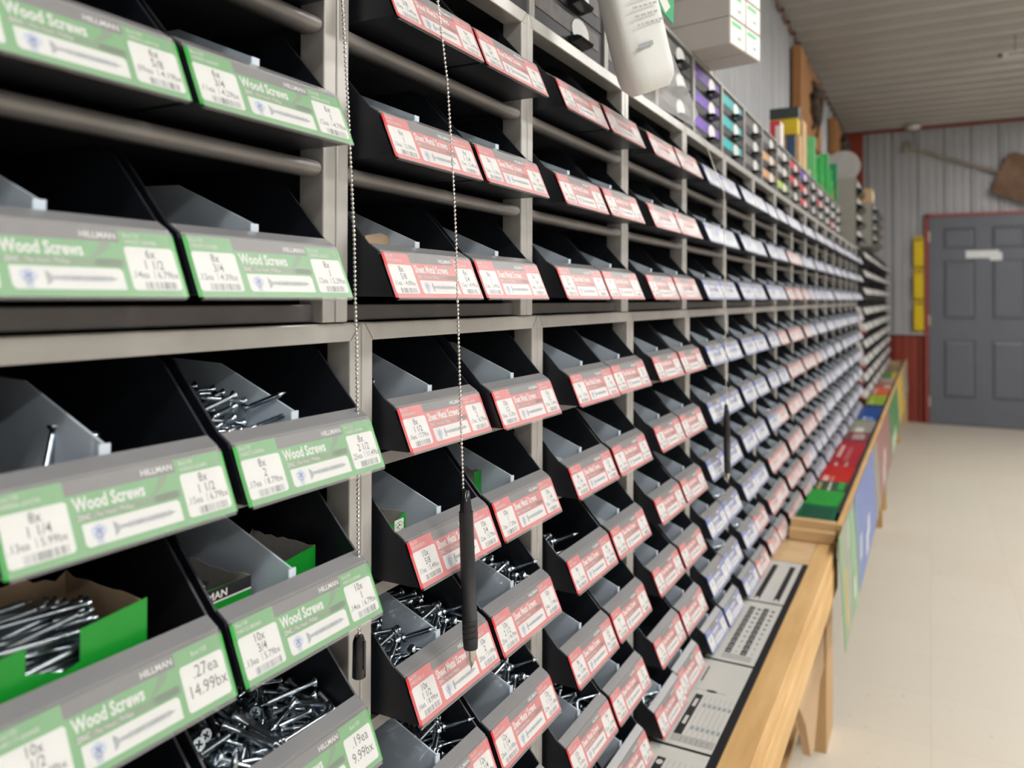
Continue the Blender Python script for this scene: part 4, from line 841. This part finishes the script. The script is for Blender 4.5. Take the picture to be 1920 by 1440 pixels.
# ------------------------------------------------------------------ display trough with packages and posters
t = thing('display_trough', 'long pine display trough beyond the bench, posters along its front', 'trough', (-.21, 2.15, 0))
TZ = H(-.574)
P_('side_rail', [(-.212, -.199, 2.159, 8.55, TZ - .045, TZ)], pine, .001)
P_('end_board', [(-.323, -.213, 2.159, 2.185, TZ - .048, TZ + .001)], pineX, .0015)
P_('end_ledge', [(-.323, -.213, 2.130, 2.1585, TZ - .045, TZ - .018)], pineX, .001)
P_('bottom_board', [(-.3225, -.2125, 2.19, 8.55, TZ - .046, TZ - .038)], ply)
P_('rear_board', [(-.3255, -.3230, 2.19, 8.55, TZ - .046, TZ - .036)], ply)
P_('far_panel', [(-.42, -.196, 8.56, 8.60, .0, H(-.60))], kraft, .001)
for yy in (4.62, 5.02, 7.4):
    P_('leg', [(-.262, -.226, yy, yy + .04, 0, TZ - .047)], wood('pine_post', (.46, .27, .09), (.56, .34, .13), 'z', 6), .0015)
mb = MB(); mb.box(-.2245, -.2135, 2.30, 8.50, TZ - .037, TZ - .006); tag(mb.build('card_divider', mat('dark_strip', (.03, .028, .027), .5, var=.15)), 'dark strip inside the trough behind the long pine rail', 'strip')
def pk(name, c, c2=None): return mat('pack_' + name, c, .35, var=.12, scale=40)
PK = [  # y0, y1, colour, label, details
 (2.192, 2.375, (.006, .13, .055), 'dark green package nearest in the display trough', [(.1, .9, .15, .85, (.01, .085, .045))]),
 (2.377, 2.565, (.03, .34, .05), 'bright green package second in the display trough', []),
 (2.58, 2.70, (.06, .09, .055), 'dark package with small coloured pictures in the trough', [(.1, .2, .2, .8, (.45, .33, .15)), (.42, .5, .1, .9, (.5, .55, .45)), (.7, .9, .3, .95, (.03, .35, .06))]),
 (2.705, 2.96, (.55, .025, .02), 'bright red package in the display trough', [(.1, .28, .05, .4, (.7, .45, .40)), (.34, .46, .1, .4, (.62, .15, .12))]),
 (2.98, 3.50, (.42, .02, .035), 'larger crimson package with pale figure in the trough', [(.12, .26, .35, .8, (.62, .40, .36)), (.4, .6, .25, .75, (.45, .09, .10)), (.2, .3, .02, .16, (.5, .4, .36)), (.55, .65, .02, .2, (.42, .28, .2))]),
 (3.53, 3.76, (.20, .06, .065), 'maroon and black package in the display trough', [(.3, .8, .3, .8, (.42, .28, .27)), (0, 1, 0, .14, (.03, .03, .03))]),
 (3.78, 4.14, (.30, .28, .24), 'silver grey package with white shapes in the trough', [(.25, .6, .05, .4, (.66, .64, .58)), (.1, .5, .85, 1, (.25, .30, .04))]),
 (4.18, 4.78, (.015, .07, .30), 'blue package with white lettering strip in the trough', [(.3, .42, .08, .22, (.55, .6, .7)), (.48, .78, .1, .2, (.2, .35, .6)), (0, 1, .84, 1, (.02, .03, .06))]),
 (4.80, 5.24, (.27, .40, .03), 'lime green package in the display trough', [(.25, .35, .1, .5, (.5, .55, .3))]),
 (5.27, 5.72, (.62, .13, .045), 'orange package in the display trough', [(.05, .2, .2, .9, (.5, .4, .36))]),
 (5.74, 6.10, (.40, .12, .10), 'red and white package in the far trough', [(.5, .95, .1, .6, (.45, .40, .33))]),
 (6.12, 6.45, (.36, .30, .26), 'pinkish grey package in the far trough', []),
 (6.50, 7.05, (.08, .25, .07), 'green and yellow package in the far trough', [(.65, 1, .1, .9, (.62, .42, .03))]),
 (7.10, 7.70, (.28, .18, .11), 'brown package last in the display trough', [])]
for k, (y0, y1, c, lb, det) in enumerate(PK):
    t2 = thing('package', lb, 'package', (-.285, y0, TZ - .033), 'packages in the display trough')
    L = y1 - y0; X0_, X1_ = -.037, .058; tl = .010
    vs = [(X0_, 0, 0), (X1_, 0, 0), (X1_, L, 0), (X0_, L, 0), (X0_, 0, .016), (X1_, 0, .016), (X1_, L, .016 + tl), (X0_, L, .016 + tl)]
    mb = MB(); mb.raw(vs, [(3, 2, 1, 0), (4, 5, 6, 7), (0, 1, 5, 4), (1, 2, 6, 5), (2, 3, 7, 6), (3, 0, 4, 7)])
    mb.build('body', mat('pack_%s' % ordinal(k + 1), c, .32, var=.10, scale=30), t2, bevel=.001)
    if det:
        mb = MB(); ms = []
        for u0, u1, v0, v1, cc in det:
            f = lambda u, v: (X0_ + (X1_ - X0_) * u, L * v, .0164 + tl * v)
            mb.poly([f(u0, v0), f(u1, v0), f(u1, v1), f(u0, v1)], len(ms)); ms.append(mat('pack_art_%s_%s' % (ordinal(k + 1), ordinal(len(ms) + 1)), cc, .4, var=.1, scale=50))
        mb.build('artwork', ms, t2)
PO = [  # posters along the trough front: y0, y1, base colour, label, art
 (2.055, 2.470, (.30, .34, .26), 'grey and green poster hanging at the near end of the trough', [(.0, .08, 0, 1, (.16, .42, .16)), (.22, .30, .10, .62, (.62, .42, .05)), (.62, .9, .0, .95, (.22, .42, .24)), (.5, .58, .7, .95, (.5, .58, .52)), (.72, .84, .12, .3, (.6, .66, .58))]),
 (2.50, 3.42, (.14, .20, .46), 'blue poster hanging on the front of the display trough', [(0, .06, 0, 1, (.16, .32, .40)), (.12, .2, .25, .48, (.5, .56, .62)), (.35, .45, .08, .30, (.62, .68, .72)), (.45, .55, .22, .42, (.62, .68, .72)), (.9, 1, 0, 1, (.30, .32, .34))]),
 (3.46, 4.68, (.28, .14, .13), 'dull red poster hanging in the middle of the trough front', [(0, .08, 0, 1, (.33, .34, .27)), (.35, .5, .10, .38, (.52, .46, .44)), (.45, .58, .3, .55, (.52, .46, .44))]),
 (4.72, 5.88, (.06, .22, .08), 'green poster with pale lower corner on the far trough', [(.1, .6, .0, .3, (.40, .50, .38))]),
 (5.92, 6.90, (.62, .42, .02), 'yellow poster hanging on the far trough', [(.0, .15, 0, 1, (.42, .40, .33))]),
 (6.94, 8.30, (.36, .30, .22), 'tan poster last along the trough front', [])]
for k, (y0, y1, c, lb, art) in enumerate(PO):
    L = y1 - y0; h = .275; t2 = thing('poster', lb, 'poster', (-.1975, y0, TZ - .004), 'posters on the trough front', (0, R(-3.1), 0))
    mb = MB(); mb.box(0, .0012, 0, L, -h, 0); mb.build('board', mat('poster_%s' % ordinal(k + 1), c, .4, var=.06, scale=12), t2)
    if art:
        mb = MB(); ms = []
        for n_, (u0, u1, v0, v1, cc) in enumerate(art):
            sl = .05 if (v1 - v0) < .9 else 0
            mb.poly([(.0015 + n_ * .0001, L * (u0 - sl), -h * (1 - v0)), (.0015 + n_ * .0001, L * (u1 - sl), -h * (1 - v0)), (.0015 + n_ * .0001, L * u1, -h * (1 - v1)), (.0015 + n_ * .0001, L * u0, -h * (1 - v1))], len(ms)); ms.append(mat('poster_art_%s_%s' % (ordinal(k + 1), ordinal(n_ + 1)), cc, .45, var=.08, scale=30))
        mb.build('artwork', ms, t2)

# ------------------------------------------------------------------ things on the far wall and ceiling
for k in range(3):
    z1 = H(.632 - k * .318); t2 = thing('file_pocket', 'yellow wall pocket beside the door, %s of the column' % ('topmost', 'middle', 'lowest')[k], 'pocket', (-.10, YB - .03, z1 - .31), 'yellow wall pockets')
    x0, x1 = (-.039 - .008 * k * 0, .048)
    mb = MB(); mb.box(x0, x1, -.004, -.001, 0, .31); mb.build('back', mat('yellow_plastic', (.72, .50, .0), .35, var=.05), t2)
    mb = MB(); mb.prism([(-.005, 0), (-.030, .02), (-.050, .255), (-.048, .255), (-.027, .022), (-.005, .003)], x0, x1, 'x'); mb.build('front', MAT['yellow_plastic'], t2)
    mb = MB(); mb.box(x0 + .01, x1 - .01, -.0056, -.0046, .262, .30); mb.build('slot_shade', mat('pocket_shadow_tone', (.42, .30, .02), .6, var=.1), t2)  # darker yellow strip painted as the shade in the pocket mouth
# old scoop shovel
t = thing('shovel', 'old shovel with brown square blade hung on the ribbed wall', 'shovel', (.55, YB - .06, H(1.2)))
T = t.location.copy(); a0 = Vector((-.165, YB - .05, H(1.515))); a1 = Vector((.60, YB - .07, H(1.205)))
mb = MB(); mb.tube([a0 - T + (a1 - a0) * s for s in (0, .2, .4, .6, .8, 1)], [.013, .014, .0145, .0145, .015, .015], 12); mb.build('handle', wood('old_ash_handle', (.24, .21, .16), (.34, .30, .23), 'x', 8), t)
d = (a1 - a0).normalized(); nrm = Vector((-d.z, 0, d.x))
mb = MB(); g0 = a0 - T
mb.tube([g0 + d * .03, g0 - d * .05 + nrm * .060], .010, 8); mb.tube([g0 + d * .03, g0 - d * .05 - nrm * .060], .010, 8); mb.tube([g0 - d * .05 + nrm * .068, g0 - d * .05 - nrm * .068], .012, 8)
mb.build('grip', MAT['old_ash_handle'], t)
mb = MB(); b0 = a1 - T - d * .02
N = 10; grid = []
for i in range(N + 1):
    row = []
    for j in range(N + 1):
        u = i / N; v = j / N * 2 - 1; wd = .165 if u < .04 else .205
        p = b0 + d * (u * .42) + nrm * (v * wd * (1 - .08 * (u > .95))) + Vector((0, -.055 * (v * v) * (1) - .03 * (1 - u) * (1 if u < .1 else .5), 0))
        row.append(p)
    grid.append(row)
mb.grid(grid); mb.grid([[p + Vector((0, .003, 0)) for p in r_][::-1] for r_ in grid])
mb.build('blade', mat('rusty_brown_steel', (.15, .085, .05), .6, .3, col2=(.21, .125, .08), scale=9), t)
# wire and smoke detector
mb = MB(); mb.lathe([(0, .068), (.012, .070), (.030, .060), (.036, .03), (.037, .001)], 28, 0, Matrix.Translation((-.142, YB - .115, CEIL - .020)) @ Matrix.Rotation(R(180), 4, 'X'))
tag(mb.build('smoke_detector', mat('detector_white', (.68, .67, .63), .4, var=.03)), 'round white smoke detector on the ceiling by the far wall', 'detector')
mb = MB(); mb.tube([(-.142, YB - .055, CEIL - .05), (-.137, YB - .05, H(1.65)), (-.13, YB - .05, H(1.535))], .004, 6); tag(mb.build('hanging_wire', mat('dark_wire', (.05, .05, .05), .5, var=.1)), 'dark wire holding up the grip of the old shovel', 'wire')
# ceiling sign
t = thing('hanging_sign', 'small white sign under the ceiling at the right edge', 'sign', (.44, 6.0, H(1.60)))
mb = MB(); mb.box(-.015, .40, -.002, .002, -.022, .016); mb.build('board', mat('sign_pale', (.52, .51, .48), .5, var=.05), t)
mb = MB(); mb.box(-.045, -.018, -.002, .002, -.012, .008); mb.build('bracket', drawM, t)
mb = MB(); rr = random.Random(9); u = .02
while u < .38: mb.box(u, u + .010, -.0026, -.0021, -.008, .006); u += rr.choice((.014, .018))
mb.build('lettering', mat('sign_print', (.12, .11, .10), .5, var=.1), t)
for x_ in (.05, .33): 
    mb = MB(); mb.box(x_, x_ + .004, -.002, .002, .016, CEIL - H(1.60) - .004); mb.build('hanger', drawM, t)
# wall plaques with old iron pieces on the left wall
def plaque(label, y0, y1, z0, z1, th, seed):
    t = thing('wall_plaque', label, 'plaque', (XL + .022, y0, z0)); W = y1 - y0; h = z1 - z0
    mb = MB(); mb.prism([(.0, 0), (W, .0), (W, h * .97), (W * .6, h), (0, h)], 0, th, 'x'); mb.build('board', wood('varnished_board', (.30, .12, .03), (.42, .21, .08), 'z', 4), t, bevel=.002)
    rr = random.Random(seed); mb = MB()
    pts = [(th + .012, W * (.50 + .10 * math.sin(k * 1.1)), h * (.80 - .07 * k)) for k in range(10)]
    mb.tube(pts, [.016, .034, .040, .030, .045, .050, .040, .026, .018, .010], 10)
    mb.tube([(th + .03, W * .55, h * .78), (th + .05, W * .62, h * .60), (th + .025, W * .7, h * .35), (th + .01, W * .66, h * .12)], [.010, .018, .016, .010], 8)
    mb.build('iron_piece', mat('old_iron', (.075, .055, .045), .7, .4, var=.25, scale=25), t)
    mb = MB(); mb.tube([(th + .004, W * .25, h * .95), (th + .014, W * .42, h * .86), (th + .02, W * .5, h * .78)], .004, 6); mb.build('hook', tipM, t)
plaque('tall varnished board with an old dark iron piece on the left wall', 5.22, 6.30, H(1.09), H(1.62), .05, 1)
plaque('smaller varnished board near the red corner', 7.30, 8.35, H(1.28), H(1.585), .05, 2)

# fluorescent fixtures that light the aisle
tubeM = bpy.data.materials.new('lit_tube'); tubeM.use_nodes = True; nt = tubeM.node_tree; nt.nodes['Principled BSDF'].inputs['Emission Color'].default_value = (1, .97, .92, 1); nt.nodes['Principled BSDF'].inputs['Emission Strength'].default_value = 22
k = 0
for xx, ys in ((1.25, (-1.6, .4, 2.4, 4.4, 6.4)), (3.0, (-1.6, 1.0, 3.6, 6.2))):
    for yy in ys:
        t = thing('ceiling_light', 'white twin-tube strip light on the ceiling, %s row, %s from the near end' % ('aisle' if xx < 2 else 'far', ordinal(ys.index(yy) + 1)), 'light', (xx, yy, CEIL - .019), 'strip lights')
        mb = MB(); mb.box(-.06, .06, -.62, .62, -.045, 0); mb.build('housing', white, t, bevel=.003)
        for dx in (-.085, .085):
            mb = MB(); mb.lathe([(-.6, .013), (.6, .013)], 12, 0, Matrix.Translation((dx, 0, -.040)) @ Matrix.Rotation(R(90), 4, 'X')); mb.build('tube', tubeM, t)
